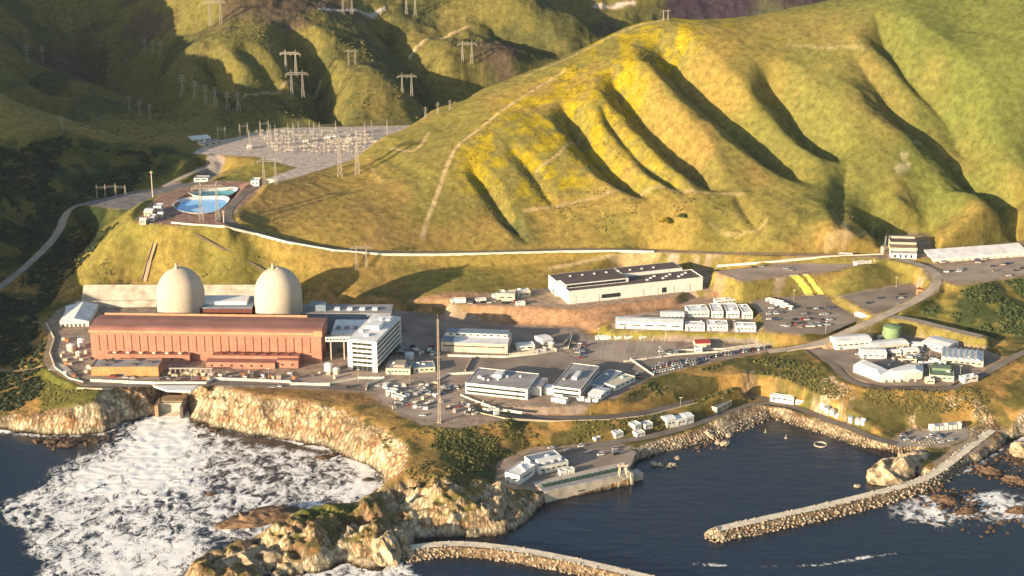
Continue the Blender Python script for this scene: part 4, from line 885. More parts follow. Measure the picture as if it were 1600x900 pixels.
for i,(nm,lb_,ct,A,B,hp,rp,wl,rf,stl) in enumerate(EC):
    o,Lx,h,D = simple(nm,lb_,ct,A,B,30,hp,rp,wl,rf,max(2,int((B[0]-A[0])/9)),1,2,None,stl,1,20+i,2)
    if 'sawtooth' in lb_:
        for k in range(7):
            x = 1+k*(Lx-2)/7; MB().extr([(x,h),(x+(Lx-2)/7*.95,h),(x,h+2.2)],1,D-1,'y').build('roof_monitor', M_['white2'], o)
# angular white hall: two wings meeting in a shallow V
t = thing('angular_hall','big white hall of two wings meeting in a shallow angle','industrial building',(*W(1387,597,30),30))
def wing(P, zt, nm):
    vs = [Vector((*W(a,b,30),30)) - Vector(t.location) for a,b in P]; n_ = len(vs); mb = MB()
    mb.add([(v.x,v.y,-1) for v in vs]+[(v.x,v.y,zt) for v in vs],[tuple(range(n_))[::-1],tuple(range(n_,2*n_))]+[(i,(i+1)%n_,n_+(i+1)%n_,n_+i) for i in range(n_)]); p = mb.build('wall',M_['white'],t)
    c = sum(vs,Vector())/n_; m2 = MB(); m2.add([(v.x+(v.x-c.x)*.03,v.y+(v.y-c.y)*.03,zt) for v in vs]+[(v.x*.6+c.x*.4,v.y*.6+c.y*.4,zt+2.2) for v in vs],[tuple(range(n_,2*n_))]+[(i,(i+1)%n_,n_+(i+1)%n_,n_+i) for i in range(n_)]+[tuple(range(n_))[::-1]]); m2.build('roof',M_['white2'],t)
wing([(1333,581),(1374,597),(1388,590),(1347,572)],6.5,'w'); wing([(1375,597.5),(1412,596),(1441,592),(1441,582),(1420,579),(1389,588)],6.5,'e')
for k in range(5):
    a = Vector((*W(1380+12*k,597.2-.8*k*.5,30),30)) - Vector(t.location); wbox(t,a.x,a.x+1.6,a.y-1.6,a.y-.9,0,2.6,'door',M_['conc2'])
o,Lx,h,D = simple('warehouse','green roofed shed beside the angular white hall','warehouse',(1452,594),(1490,597),30,8,17,'cream','greenr',4,1,3,side=2)
wbox(o,Lx*.1,Lx*.9,D*.5,D*.9,h,h+2.2,'roof_block',M_['greenr'])
x,y = W(1392.5,530,32); t = thing('storage_tank','round green storage tank above the eastern camp','tank',(x,y,31))
MB().lathe([(8.2,-2),(8.2,13.6)],32).build('shell',M_['green'],t,False); MB().lathe([(8.4,13.6),(8.4,14),(.5,15.4)],32).build('roof',M_['green'],t)
for k in range(6): MB().lathe([(8.3,1+k*2.2),(8.3,1.15+k*2.2)],32).build('hoop',M_['greenr'],t)
wbox(t,-8.9,-8.2,-.6,.6,0,9,'ladder',M_['steel'])
# long white retaining building at the right edge
o,Lx,h,D = place('long_shed','very long white roofed shed at the right edge under the hill','shed',(1458,411),(1606,400),58,6,9)
Lx2 = Lx*1.0; MB().extr([(0,-1),(D,-1),(D,h+3.6),(0,h)],0,Lx2).build('wall',M_['white'],o); MB().extr([(-.6,h-.2),(D+.5,h+3.7),(D+.5,h+4.1),(-.6,h+.25)],-.5,Lx2+.5).build('roof',M_['white2'],o)
for k in range(14): wbox(o,3+k*(Lx-6)/14,5.5+k*(Lx-6)/14,-.12,.05,0,2.2,'door',M_['conc2'])
# stepped building by the tunnel pad
o,Lx,h,D = place('stepped_building','stepped tan building with dark roof at the head of the east road','industrial building',(1392,403),(1432,404),62,7,5)
hollow(o,Lx,D,h,M_['white'],M_['conc2'],.3)
wbox(o,1,Lx+2,D+.1,D+13,-1,h+2.6,'middle_tier',M_['cream']); wbox(o,.5,Lx+2.5,D+.0,D+13.2,h+2.6,h+3,'middle_roof',M_['dirtr'])
wbox(o,3,Lx+3,D+13.3,D+27,-1,h+5,'upper_tier',M_['cream']); wbox(o,2.6,Lx+3.4,D+13.2,D+27.3,h+5,h+5.4,'upper_roof',M_['dgrey']); wbox(o,3,Lx+3,D+27.4,D+31,-1,h+7,'back_wall',M_['cream'])
for k in range(4): wbox(o,3+k*5.5,5+k*5.5,-.1,.05,.5,3.6,'window',M_['glass'])
MB().lathe([(2.2,0),(2.2,6.5),(.4,7.3)],16,(-6,D+8)).build('tank',M_['steel'],o); MB().bar((-6,D,1),(-1,D+24,h+8),1.2).build('conveyor',M_['steel'],o)
simple('storage_container','white container lying beside the stepped building forecourt','container',(1310,400),(1332,401),60,3,2,'white','white2',0,1,0,side=0)
simple('shed','orange brown shed at the corner of the small upper lot','shed',(1431,461),(1447,464),45,9,4,'orange','orange',2,1,0,side=1)
simple('box_trailer','long white box trailer parked on the top lot','trailer',(1338,416),(1362,413),56,5,2.5,'white','white2',0,1,0,side=0)
simple('box_trailer','shorter cream box trailer on the top lot','trailer',(1366,413.5),(1377,412.5),56,6,3,'cream','white2',0,1,0,side=0)
simple('box_trailer','slanted white box trailer where the east road crosses the lots','trailer',(1335,492),(1358,498),40,3.5,2,'white','white2',0,1,0,side=0)
for k,(a,b) in enumerate([(1196,470),(1203,474),(1211,478)]):
    simple('site_trailer',['upper white trailer of the slanted trio in the lower lot','middle white trailer of the slanted trio in the lower lot','lowest white trailer of the slanted trio in the lower lot'][k],'trailer',(a,b),(a+26,b+6),38,3.5,2,'white','white2',3,1,0,side=0,group='slanted trailers in the lower lot')
# yellow sheets on the bank
for k,(a0,b0,a1,b1) in enumerate([(1247,431,1272,462),(1263,430,1288,461)]):
    x0,y0 = W(a1-7,b1,39); mbs = MB(); n_ = 10; vs=[];fs=[]
    wd = [9,7][k]
    for i in range(n_+1):
        px = a1+(a0-a1)*i/n_; py = b1+(b0-b1)*i/n_; g = GG(px,py); g2 = GG(px-[13,9][k],py)
        vs += [(g[0]-x0,g[1]-y0,g[2]-39+.5),(g2[0]-x0,g2[1]-y0,g2[2]-39+.5)]
    fs = [(2*i,2*i+2,2*i+3,2*i+1) for i in range(n_)]
    t = thing('slope_sheet',['wider yellow green sheet laid down the grass bank','narrower yellow green sheet laid down the grass bank'][k],'ground sheet',(x0,y0,39),0,'yellow sheets on the grass bank')
    mbs.add([(a,b,c) for a,b,c in vs],fs); p = mbs.build('sheet',M_['yellow'],t); md = p.modifiers.new('thick','SOLIDIFY'); md.thickness=.15
    for i in (0,5,10): 
        a,b = vs[2*i],vs[2*i+1]; MB().bar((a[0],a[1],a[2]+.1),(b[0],b[1],b[2]+.1),.35).build('batten',M_['steelb'],t)
# ---------------------------------------------------------------- perimeter walls and fences
def wall_line(name, label, P, z, h, th, m, cat='wall', posts=0, group=None, lift=0):
    q = [];
    for a,b in P:
        if z is None: g = GG(a,b); q.append(g)
        else: q.append((*W(a,b,z), z))
    q = np.array(q); 
    if z is None: q = dens(q, 8)
    o = thing(name, label, cat, tuple(q[0]), 0, group); q = q - q[0]; mb = MB()
    for a, b in zip(q[:-1], q[1:]):
        d = (b-a)[:2]; L_ = np.hypot(*d)+1e-9; nx, ny = -d[1]/L_*th/2, d[0]/L_*th/2
        vs = [(a[0]-nx,a[1]-ny,a[2]-1),(b[0]-nx,b[1]-ny,b[2]-1),(b[0]+nx,b[1]+ny,b[2]-1),(a[0]+nx,a[1]+ny,a[2]-1)]
        vs += [(x,y,(a[2] if i in (0,3) else b[2])+h) for i,(x,y,_) in enumerate(vs)]
        mb.add(vs,[(3,2,1,0),(4,5,6,7),(0,1,5,4),(1,2,6,5),(2,3,7,6),(3,0,4,7)])
    mb.build('panel', m, o)
    if posts:
        dq = dens(q, posts)
        for p in dq[::1][:90]: MB().box(p[0]-.3,p[0]+.3,p[1]-.3,p[1]+.3,p[2]-1,p[2]+h+.35).build('post', m, o)
    return o
wh = mat('white_barrier',(.72,.66,.54),.8)
wall_line('perimeter_wall','white security wall along the cliff side of the power block',[(142,596),(240,600),(322,600),(335,593),(452,598),(456,601),(515,603)],26,2.2,.5,wh,'wall',9)
wall_line('perimeter_wall','white wall curving below the office tower',[(455,602),(515,601),(535,597),(560,592),(600,592)],26,2.0,.5,wh,'wall',9)
wall_line('perimeter_wall','white fence zigzag around the entry yard',[(572,610),(575,602),(600,594)],26,2,.5,wh,'fence',8)
wall_line('perimeter_wall','white entry fence bending toward the mast',[(598,606),(615,612),(628,616),(665,606),(685,594),(700,586),(745,584),(770,582)],26,2,.5,wh,'fence',8)
wall_line('perimeter_wall','white fence in front of the mast warehouse ending at the lot corner',[(700,557),(790,559),(840,554),(888,545),(893,528)],26,2,.5,wh,'fence',8)
wall_line('perimeter_wall','inner white fence running parallel to the warehouse fence',[(796,555),(840,550),(880,540),(892,525)],26,1.8,.4,wh,'fence',8)
wall_line('perimeter_wall','short fence crossing the yard behind the mast',[(727,581),(738,560)],26,2,.4,M_['steelb'],'fence',8)
wall_line('perimeter_wall','pale wall along the seaward edge of the open yard',[(720,618),(745,628),(780,640),(815,645)],26,1.2,.5,wh,'wall',9)
wall_line('guard_wall','white guard wall of the road skirting the hill foot',[(268,349),(300,352),(350,356),(400,367),(450,380),(520,393),(600,398.5),(680,399.5),(780,397.5),(880,394.5),(960,393.5),(1022,395)],None,1.6,1.4,wh,'wall',0)
wall_line('perimeter_wall','white fence along the upper side of the crowded car lot',[(975,566),(1060,555),(1120,551),(1196,540)],26,1.6,.6,wh,'fence',8)
wall_line('perimeter_wall','long fence between bay lined lot and crowded car lot',[(1010,562),(1060,548),(1130,546),(1196,537)],26,1.4,.5,wh,'fence',8)
wall_line('perimeter_wall','white fence dropping down the left of the crowded car lot',[(985,562),(1002,574),(1021,587)],26,1.6,.7,wh,'fence',8)
wall_line('guard_wall','white wall edging the left hairpin of the plant road',[(72,506),(85,530),(78,552),(86,575),(108,592),(130,598)],None,1.4,.9,wh,'wall',0)
wall_line('guard_wall','pale concrete apron wall above the left cliff',[(120,608),(160,609),(215,604)],None,1.2,1.5,M_['conc2'],'wall',0)
wall_line('pipeline','dark pipe running down the hill from reservoir toward the right dome',[(276,352),(310,372),(350,392),(400,415),(416,424)],None,1.3,1.3,M_['dgrey'],'pipe',0)
wall_line('pipeline','buried conduit strip running straight down behind the left dome',[(250,350),(243,380),(234,410),(226,440)],None,.6,4.5,M_['dirtr'],'pipe',0)
wall_line('pipeline','dark conduit line beside the strip behind the left dome',[(247,350),(239,380),(230,410),(221,442)],None,.9,.9,M_['dgrey'],'pipe',0)
wall_line('guard_wall','low pale wall along the upper edge of the top lot',[(1120,418),(1200,410),(1290,402),(1380,398)],None,1.2,1.2,wh,'wall',0)
wall_line('road_fence','pale fence on the near side of the east road',[(1230,550),(1290,540),(1340,517),(1390,494),(1430,476),(1466,457),(1470,430)],None,.9,.7,mat('pale_rail',(.5,.42,.3)),'fence',0)
wall_line('road_fence','pale rail along the coast road above the harbour slope',[(720,632),(745,645),(790,655),(870,659),(950,657),(1010,650),(1070,635),(1130,623)],None,.9,.5,mat('pale_rail',(.5,.42,.3)),'fence',0)
# ---------------------------------------------------------------- discharge outlet
t = thing('discharge_structure','concrete cooling water outlet in the cliff above the foam','outlet',(*W(249,650,0),0))
lx = W(284,650,0)[0]-W(249,650,0)[0]
wbox(t,-1,lx+1,5,8,-2,9.5,'back_wall',M_['conc2']); wbox(t,-3,0,-3,14,-2,11,'side_wall',M_['dirtr']); wbox(t,lx,lx+2.5,-6,14,-2,11,'side_wall',M_['dgrey']); wbox(t,-1,lx+1,8.1,22,6,11,'rear_fill',M_['dirtr']); 
MB().add([(0,4.9,2),(lx,4.9,2),(lx,-3,-.5),(0,-3,-.5),(0,4.9,-3),(lx,4.9,-3),(lx,-3,-3),(0,-3,-3)],[(0,3,2,1),(4,5,6,7),(3,7,6,2),(0,1,5,4),(0,4,7,3),(1,2,6,5)]).build('chute',M_['conc2'],t)
wbox(t,-3,lx+3,4.4,8.4,9.5,10.3,'cross_beam',M_['conc2'])

t = thing('concrete_apron','bright white concrete apron above the outlet','slab',(*W(240,604,26),26))
vs = [Vector((*W(a,b,25.9),0))-Vector((*W(240,604,26),0)) for a,b in [(238,603),(310,603),(298,612),(262,611)]]
MB().add([(v.x,v.y,-1) for v in vs]+[(v.x,v.y,.5) for v in vs],[(3,2,1,0),(4,5,6,7),(0,1,5,4),(1,2,6,5),(2,3,7,6),(3,0,4,7)]).build('slab',M_['white2'],t)
t = thing('concrete_apron','pale sloping concrete fan at the left plant corner','slab',(*W(100,580,26),26))
vs = [Vector((*W(a,b,26),0))-Vector((*W(100,580,26),0)) for a,b in [(75,578),(88,566),(104,572),(124,592),(112,594),(98,582)]]
MB().add([(v.x,v.y,-1) for v in vs]+[(v.x,v.y,.6) for v in vs],[tuple(range(6))[::-1],tuple(range(6,12))]+[(i,(i+1)%6,6+(i+1)%6,6+i) for i in range(6)]).build('slab',M_['conc2'],t)
# ---------------------------------------------------------------- intake structure
ax,ay = W(852,786,0); bx,by = W(984,756,0); Li = math.hypot(bx-ax,by-ay)
t = thing('intake_structure','pale concrete water intake with gate bays on the quay','intake',(ax,ay,0),math.atan2(by-ay,bx-ax))
wbox(t,0,Li,0,2.5,-3,8.6,'curtain_wall',M_['conc2']); wbox(t,0,Li,2.5,14,7.2,8.5,'deck',M_['grey'])
for k in range(14):
    x = 2+k*(Li-4)/14; wbox(t,x+.6,x+(Li-4)/14-.6,9,12,8.5,10.4,'gate_bay',mat('gate_green',(.05,.10,.08)))
wbox(t,0,Li,12.3,22,7.2,8.6,'deck_rear',M_['conc']); wbox(t,Li+.1,Li+2,-2,12,-3,9.5,'end_pier',M_['conc2']); wbox(t,Li+2.1,Li+14,2,12,-3,5.5,'side_quay',M_['conc'])
for k in range(10): wbox(t,3+k*(Li-8)/10,3.25+k*(Li-8)/10,.3,.6,8.6,9.8,'rail_post',M_['steel'])
wbox(t,Li*.38,Li*.46,-.12,.05,3,4.2,'wall_port',M_['dgrey'])
def gantry(label, px, py, z, gr):
    x,y = W(px,py,z); g = thing('gantry_crane',label,'crane',(x,y,z),.2,gr)
    for sx_ in (-3,3):
        for sy_ in (-2,2): MB().bar((sx_,sy_,0),(sx_*.8,sy_*.8,9),.6).build('leg',M_['steelb'],g)
    MB().box(-4,4,-2.2,2.2,9,10.2).build('bridge',M_['steelb'],g); MB().box(-1,1,-1,1,10.2,12).build('hoist',M_['steel'],g)
    return g
gantry('pale gantry crane at the seaward end of the intake deck',973,744,8,None)
simple('pump_house','white pump house block at the left of the quay','pump house',(789,752),(812,758),8,14,20,'white','white2',2,1,3,side=1)
o,Lx,h,D = simple('pump_house','larger pale blue white pump house in the middle of the quay','pump house',(842,742),(888,732),8,11,20,'white','blue',5,1,6,side=2,seed=5)
wbox(o,Lx*.1,Lx*.9,D*.25,D*.45,h,h+2.5,'roof_block',M_['white2'])
for k,(a,b) in enumerate([(876,744),(888,742)]): simple('storage_container',['left one of two white boxes before the large pump house','right one of two white boxes before the large pump house'][k],'container',(a,b),(a+10,b-2),8,7,4,'white','white2',0,1,0,side=0,group='white boxes on the quay')
simple('workshop','grey blue workshop where the quay road leaves the harbour slope','workshop',(1120,646),(1143,634),8,8,10,'cream','blue',3,1,1,side=2)
for k,(a,b,w_,hp,rp,lb_,nm) in enumerate([(1042,669,14,12,7,'tallest white shed of the harbour road cluster','shed'),(1058,666,14,9,8,'white shed right of the tallest harbour road shed','shed'),(1072,663,12,10,8,'pale shed at the right of the harbour road cluster','shed'),(995,684,13,6,5,'white box trailer beside the quay road bend','box_trailer'),(992,672,10,7,6,'small white hut uphill from the quay box trailer','shed'),(1008,672,12,8,5,'white hut with dark door next to the quay road','shed'),(962,684,12,6,5,'low cream shed on the quay road left of the box trailer','shed'),(931,690,8,4,3,'small pale truck box near the quay','box_trailer')]):
    simple(nm,lb_,'trailer' if 'trailer' in nm else 'shed',(a,b),(a+w_,b-3),8,hp,rp,'white','white2',2,1,0,None,'gable' if k<3 else 'flat',1,k,1)
simple('site_trailer','long white trailer on the road bend above the harbour','trailer',(1203,626),(1240,631),8.2,9,3,'white','white2',4,1,0,side=1)
simple('site_trailer','short white trailer following the long one above the harbour','trailer',(1243,631),(1260,634),8.2,6,3,'white','white2',2,1,0,side=1)
for k in range(7):
    simple('storage_shed','%s of seven small white sheds under the eastern cliff' % ['leftmost','second from left','third from left','middle one','third from right','second from right','rightmost'][k],'shed',(1455+k*7,674-k*.6),(1460+k*7,673.6-k*.6),7,7,4,'white',['white2','blue','grey'][k%3],0,1,0,'small sheds under the eastern cliff','gable',1,k,0)
for k,(a,b) in enumerate([(1281,638),(1288,643),(1296,647),(1303,654),(1325,658),(1336,661),(1344,662)]):
    simple('boat_shed','%s of the pale sheds stepping along the harbour road' % ['first','second','third','fourth','fifth','sixth','last'][k],'shed',(a,b),(a+6,b+2),7,6,3,'white',['white2','blue','grey'][k%3],0,1,0,'pale sheds stepping along the harbour road','gable',1,k,0)
# ---------------------------------------------------------------- breakwaters
def rockmesh(r, seed, sq=(1,1,1), rough=.35):
    R_ = random.Random(seed); bm = bmesh.new(); bmesh.ops.create_icosphere(bm, subdivisions=1, radius=1)
    for v in bm.verts: v.co = Vector((v.co.x*sq[0],v.co.y*sq[1],v.co.z*sq[2]))*r*(1+R_.uniform(-rough,rough))
    V = [tuple(v.co) for v in bm.verts]; Fc = [tuple(v.index for v in f.verts) for f in bm.faces]; bm.free(); return V, Fc
ROCKS = [rockmesh(1, s, (1,.85,.75), .22) for s in range(12)]
def boulder_field(name, pts_, m, parent=None, sizes=(1.2,2.6), seed=3, offs=(0,0,0)):
    R_ = random.Random(seed); vs=[]; fs=[]
    for x,y,z in pts_:
        V,Fc = ROCKS[R_.randrange(12)]; s = R_.uniform(*sizes); a = R_.uniform(0,6.28); ca,sa = math.cos(a)*s,math.sin(a)*s; o_=len(vs)
        vs += [(x-offs[0]+v[0]*ca-v[1]*sa,y-offs[1]+v[0]*sa+v[1]*ca,z-offs[2]+v[2]*s) for v in V]; fs += [(f[0]+o_,f[1]+o_,f[2]+o_) for f in Fc]
    me = bpy.data.meshes.new(name); me.from_pydata(vs,[],fs); me.materials.append(m); me.update(); return link(name, me, None, parent)
def breakwater(label, P, cz, half, base, m, seed):
    q = smooth_line([(*W(a,b,cz),cz) for a,b in P]); q = dens(q,5); c0 = q[0].copy(); t = thing('breakwater',label,'breakwater',tuple(c0))
    vs=[];fs=[];bp_=[];cv=[]; R_ = random.Random(seed); n_=len(q)
    for i in range(n_):
        d = (q[min(n_-1,i+1)]-q[max(0,i-1)])[:2]; d/=np.hypot(*d); nx,ny=-d[1],d[0]; p = q[i]-c0
        for s_,z_ in ((-base,-cz-3),(-half,-.3),(half,-.3),(base,-cz-3)): vs.append((p[0]+nx*s_,p[1]+ny*s_,z_))
        for s_ in (-half*.9,half*.9): cv.append((p[0]+nx*s_,p[1]+ny*s_,.45))
        for k in range(30):
            u = R_.uniform(-1,1); off = math.copysign(half*.7+(base-half*.7)*abs(u),u); zt = cz - (abs(off)-half*.8)/(base-half*.8)*(cz+1.5) if abs(off)>half*.8 else cz
            j = R_.uniform(-2.5,2.5); bp_.append((q[i][0]+nx*off+d[0]*j,q[i][1]+ny*off+d[1]*j,zt+R_.uniform(-.5,.7)))
    e = q[-1]; d = (q[-1]-q[-2])[:2]; d/=np.hypot(*d)
    for k in range(200):
        a = R_.uniform(-1.7,1.7)+math.atan2(d[1],d[0]); r = R_.uniform(0,base*.9); bp_.append((e[0]+r*math.cos(a),e[1]+r*math.sin(a),cz-(cz+1)*max(0,(r-half*.6)/(base-half*.6))+R_.uniform(-.4,.8)))
    fs=[(i*4+k,i*4+k+1,(i+1)*4+k+1,(i+1)*4+k) for i in range(n_-1) for k in range(3)]+[(0,1,2,3),tuple((n_-1)*4+k for k in (3,2,1,0))]
    MB().add(vs,fs).build('core',M_['boulder'],t)
    MB().add(cv,[(2*i,2*i+2,2*i+3,2*i+1) for i in range(n_-1)]).build('crest_road',mat('pale_crest_gravel',(.82,.70,.52),.9,.15,.2),t)
    b = boulder_field('armour_rocks',bp_,m,t,(.65,1.4),seed,c0); b['kind']='stuff'
breakwater('curved rubble breakwater reaching out from the right shore',[(1550,672),(1515,698),(1480,727),(1440,752),(1365,772),(1275,794),(1194,811),(1122,827)],6.0,4.4,11,M_['boulder2'],5)
breakwater('rubble breakwater leaving the rocky point at the bottom of the picture',[(632,858),(670,852),(725,849),(819,860),(912,879),(1006,901),(1100,926),(1200,955)],5.6,4.4,11,M_['boulder2'],6)
# revetment round the harbour
pp=[]; R_=random.Random(4)
rv = dens(np.array([(*W(a,b,0),0) for a,b in [(990,722),(1040,706),(1090,692),(1140,682),(1172,668),(1206,654),(1255,668),(1300,683),(1338,696),(1400,707),(1470,706)]]),2.5)
for i in range(len(rv)-1):
    d=(rv[i+1]-rv[i])[:2]; d/=np.hypot(*d)+1e-9
    for k in range(7):
        off=R_.uniform(-1,7); x=rv[i][0]-d[1]*off; y=rv[i][1]+d[0]*off; pp.append((x,y,max(-.4,float(hgt(x,y)))+.1))
o = boulder_field('riprap',pp,M_['boulder2'],None,(.5,1.25),8); o['kind']='stuff'; o['label']='rock riprap lining the harbour shore'
# sea rocks
def sea_rock(label, px, py, rx, ry, h, seed, rot=0, group=None, sub=4, m=None):
    x,y = W(px,py,0); bm = bmesh.new(); bmesh.ops.create_icosphere(bm, subdivisions=sub, radius=1)
    co = np.array([v.co[:] for v in bm.verts]); ang = rot
    X=co[:,0]*rx; Y=co[:,1]*ry; Xr=X*math.cos(ang)-Y*math.sin(ang); Yr=X*math.sin(ang)+Y*math.cos(ang)
    th = fbm(Xr*1.0+seed*31+co[:,2]*9,Yr+seed*17+co[:,2]*7,max(3,min(rx,ry)*.9),300+seed,5,True)
    zz = np.clip(co[:,2],-.3,1)*h; zz = zz*.8*(.35+1.15*th); k=.72+.5*th
    st=np.abs(((Xr*.5+zz*.8)/max(1.5,h*.25))%1-.5)*h*.12
    for v,a,b,c,kk,s_ in zip(bm.verts,Xr,Yr,zz,k,st): v.co=(a*kk,b*kk,c+s_)
    me=bpy.data.meshes.new('sea_rock'); bm.to_mesh(me); bm.free(); me.materials.append(m or M_['searock'])
    o=link('sea_rock',me); o.location=(x,y,0); return tag(o,label,'rock',group)
sea_rock('long dark brown rock islet awash in the foaming cove',408,812,31,11,8,1,.42,m=mat('brown_reef_rock',(.24,.15,.085),.8,.4,.2,bump=.9))
sea_rock('smooth brown hump at the end of the long dark islet',432,804,14,9,7,2,.3,m=mat('brown_reef_rock',(.24,.15,.085)))
sea_rock('tall jagged pinnacle at the tip of the rocky point',600,872,12,14,20,3,.5)
sea_rock('sharp leaning pinnacle beside the tall jagged one',620,862,7,12,17,4,.9)
sea_rock('broad craggy stack in the middle of the lower headland',560,850,15,14,16,5,.2)
sea_rock('golden craggy stack at the lower left of the headland',390,884,26,13,12,6,.4)
sea_rock('orange brown boulder at the waterline under the headland',445,880,9,7,6,7,.4)
sea_rock('big pale sunlit cliff block right of the headland saddle',690,800,22,18,22,8,.3)
sea_rock('steep pale rib of rock falling to the small breakwater',768,812,10,22,18,9,-.25)
sea_rock('golden wedge shaped rock inside the right breakwater',1392,745,21,13,17,10,.5)
sea_rock('low tail of rock joining the golden wedge to the shore',1432,722,14,16,8,11,.8)
sea_rock('pale rock at the right edge of the picture',1604,708,14,12,11,12,.2)
sea_rock('white guano topped rock off the revetment',1108,683,5,5,7,13,.1,m=M_['boulder2'])
for k,(a,b,r) in enumerate([(1060,697,4),(1068,692,3),(1139,681,4),(1133,694,5),(1122,692,4),(1088,692,2),(1058,716,3),(1022,726,4),(1032,727,3),(1051,727,3.5),(1045,730,2.5),(1340,760,3),(1352,697,3),(1370,700,3),(1362,696,2)]):
    sea_rock('%s pale rock awash in the harbour shallows' % ['low flat','small pointed','squat rounded','broad','dark footed','tiny round','lone outlying','left low','twin low','split','small tilted','isolated dark','knobbly','angular','tiny dark'][k],a,b,r,r*.7,r*.7,20+k,.3*k,'rocks awash in the harbour',3,M_['boulder2'])
wetm=mat('wet_rock',(.13,.08,.045),.6,.4,.4,bump=.6)
for k,(a,b,r,s_) in enumerate([(1512,800,8,.3),(1475,783,9,-.5),(1545,738,9,-.5),(1585,752,9,-.5),(1590,800,7,0),(1522,716,5,.2)]):
    sea_rock('%s dark wet reef rock in the surf beyond the right breakwater' % ['broad','long leaning','upper slanting','far right upper','far right lower','small round'][k],a,b,r*1.1,r*.55,5.0,50+k,s_,'dark reef rocks in the surf',4,wetm)
pp=[]; R_=random.Random(9)
for P_,n_,sp in (([(1455,768),(1480,790),(1510,806),(1560,815),(1600,812)],150,9),([(1510,728),(1550,738),(1600,755)],110,7),([(1470,770),(1500,772),(1530,790)],80,8),([(1585,700),(1570,715),(1600,728)],60,6),([(1060,697),(1090,700),(1125,694)],30,4),([(60,684),(110,690),(170,682)],120,6),([(300,662),(350,675)],40,3)):
    q=dens([W(x_,y_,0) for x_,y_ in P_],2)
    for k in range(n_):
        p=q[R_.randrange(len(q))]; pp.append((p[0]+R_.gauss(0,sp),p[1]+R_.gauss(0,sp*1.4),R_.uniform(-.6,.4)))
o=boulder_field('reef_rocks',pp,wetm,None,(.7,2.6),19); o['kind']='stuff'; o['label']='scattered wet rocks awash along the shore'
for k,(a,b,r) in enumerate([(80,690,5),(105,695,7),(60,688,4),(150,690,4),(95,686,4),(505,716,5),(520,712,4),(575,750,4),(590,768,3),(330,772,4)]):
    sea_rock('%s dark rock at the foot of the cove cliffs' % ['left','largest','far left','right hand','middle','small beach','second beach','east beach','lower beach','lone foam washed'][k],a,b,r*1.2,r*.7,r*.5,80+k,.3,'dark rocks at the foot of the cove cliffs',3,wetm)
# floating ring and buoys
x,y=W(1282,695,0); t=thing('floating_ring','small floating ring moored in the harbour','float',(x,y,.3))
for k in range(16):
    a=2*math.pi*k/16; b=2*math.pi*(k+1)/16; MB().bar((5.2*math.cos(a),5.2*math.sin(a),0),(5.2*math.cos(b),5.2*math.sin(b),0),1.0).build('float_segment',M_['conc2'],t)
for k,(a,b) in enumerate([(1228,685),(1196,676)]):
    x,y=W(a,b,0); t=thing('buoy',['pale buoy floating left of the ring','greenish buoy nearer the harbour head'][k],'buoy',(x,y,0),0,'harbour buoys')
    MB().lathe([(1.1,-.4),(1.2,.6),(.5,1.2)],12).build('hull',[M_['conc2'],M_['green']][k],t); MB().lathe([(.25,1.2),(.2,3.4)],8).build('mast',M_['conc2'],t)

# tanks and a pipe rack beside the hall
for k,(a,b,r,h,m_,lb_) in enumerate([(112,548,4,6,'cream','squat cream tank left of the hall'),(124,558,3,5,'steel','small steel tank below the squat cream tank'),(128,541,3.5,7,'white2','white tank against the left end of the hall'),(514,580,4,7,'white','white tank at the right foot of the hall'),(526,584,3,5,'cream','low cream tank between hall and office tower'),(862,545,3,6,'steel','steel tank beside the tilted shed'),(640,560,4,5,'white2','white tank behind the brown roofed workshop')]):
    x,y=W(a,b,26); t=thing('storage_tank',lb_,'tank',(x,y,26)); MB().lathe([(r,-.5),(r,h)],24).build('shell',M_[m_],t); MB().lathe([(r+.15,h),(r+.1,h+.25),(.3,h+1)],24).build('roof',M_['white2'],t); MB().box(-r-.4,-r,-.3,.3,0,h+.8).build('ladder',M_['steel'],t)
x,y=W(266,584,26); t=thing('pipe_rack','long steel pipe rack on the ground between the two annexes','pipe rack',(x,y,26.1))
for k in range(9): MB().bar((k*4.5,0,0),(k*4.5,0,4),.3).bar((k*4.5,3,0),(k*4.5,3,4),.3).bar((k*4.5,0,4),(k*4.5,3,4),.3).build('frame',M_['steelb'],t)
for k in range(3): MB().bar((-1,.6+k*.9,4.4),(37.5,.6+k*.9,4.4),.5).build('pipe',M_[['steel','white2','cream'][k]],t)
# ---------------------------------------------------------------- mast, transmission towers, switchyard
x,y=W(686,660,26); t=thing('lattice_mast','tall guyless lattice mast standing in the open yard','mast',(x,y,26))
hm_=160*mpp(x,y,60)/math.cos(math.atan2(480,y)); r_=1.15
for i in range(3):
    a=2*math.pi*i/3; MB().bar((r_*math.cos(a),r_*math.sin(a),0),(r_*.6*math.cos(a),r_*.6*math.sin(a),hm_),.26).build('leg',M_['steelb'],t)
b=MB(); nn=34
for i in range(nn):
    for j in range(3):
        a=2*math.pi*j/3; c=2*math.pi*(j+1)/3; z0=hm_*i/nn; z1=hm_*(i+1)/nn; k0=r_*(1-.4*i/nn); k1=r_*(1-.4*(i+1)/nn)
        b.bar((k0*math.cos(a),k0*math.sin(a),z0),(k1*math.cos(c),k1*math.sin(c),z1),.13)
b.build('bracing',M_['steelb'],t); MB().box(-1.8,1.8,-1.8,1.8,-1,.8).build('footing',M_['conc2'],t); MB().bar((0,0,hm_),(0,0,hm_+4),.2).build('antenna',M_['steel'],t)
stl=mat('tower_steel',(.42,.38,.32),.55,.1,.5,metal=.1)
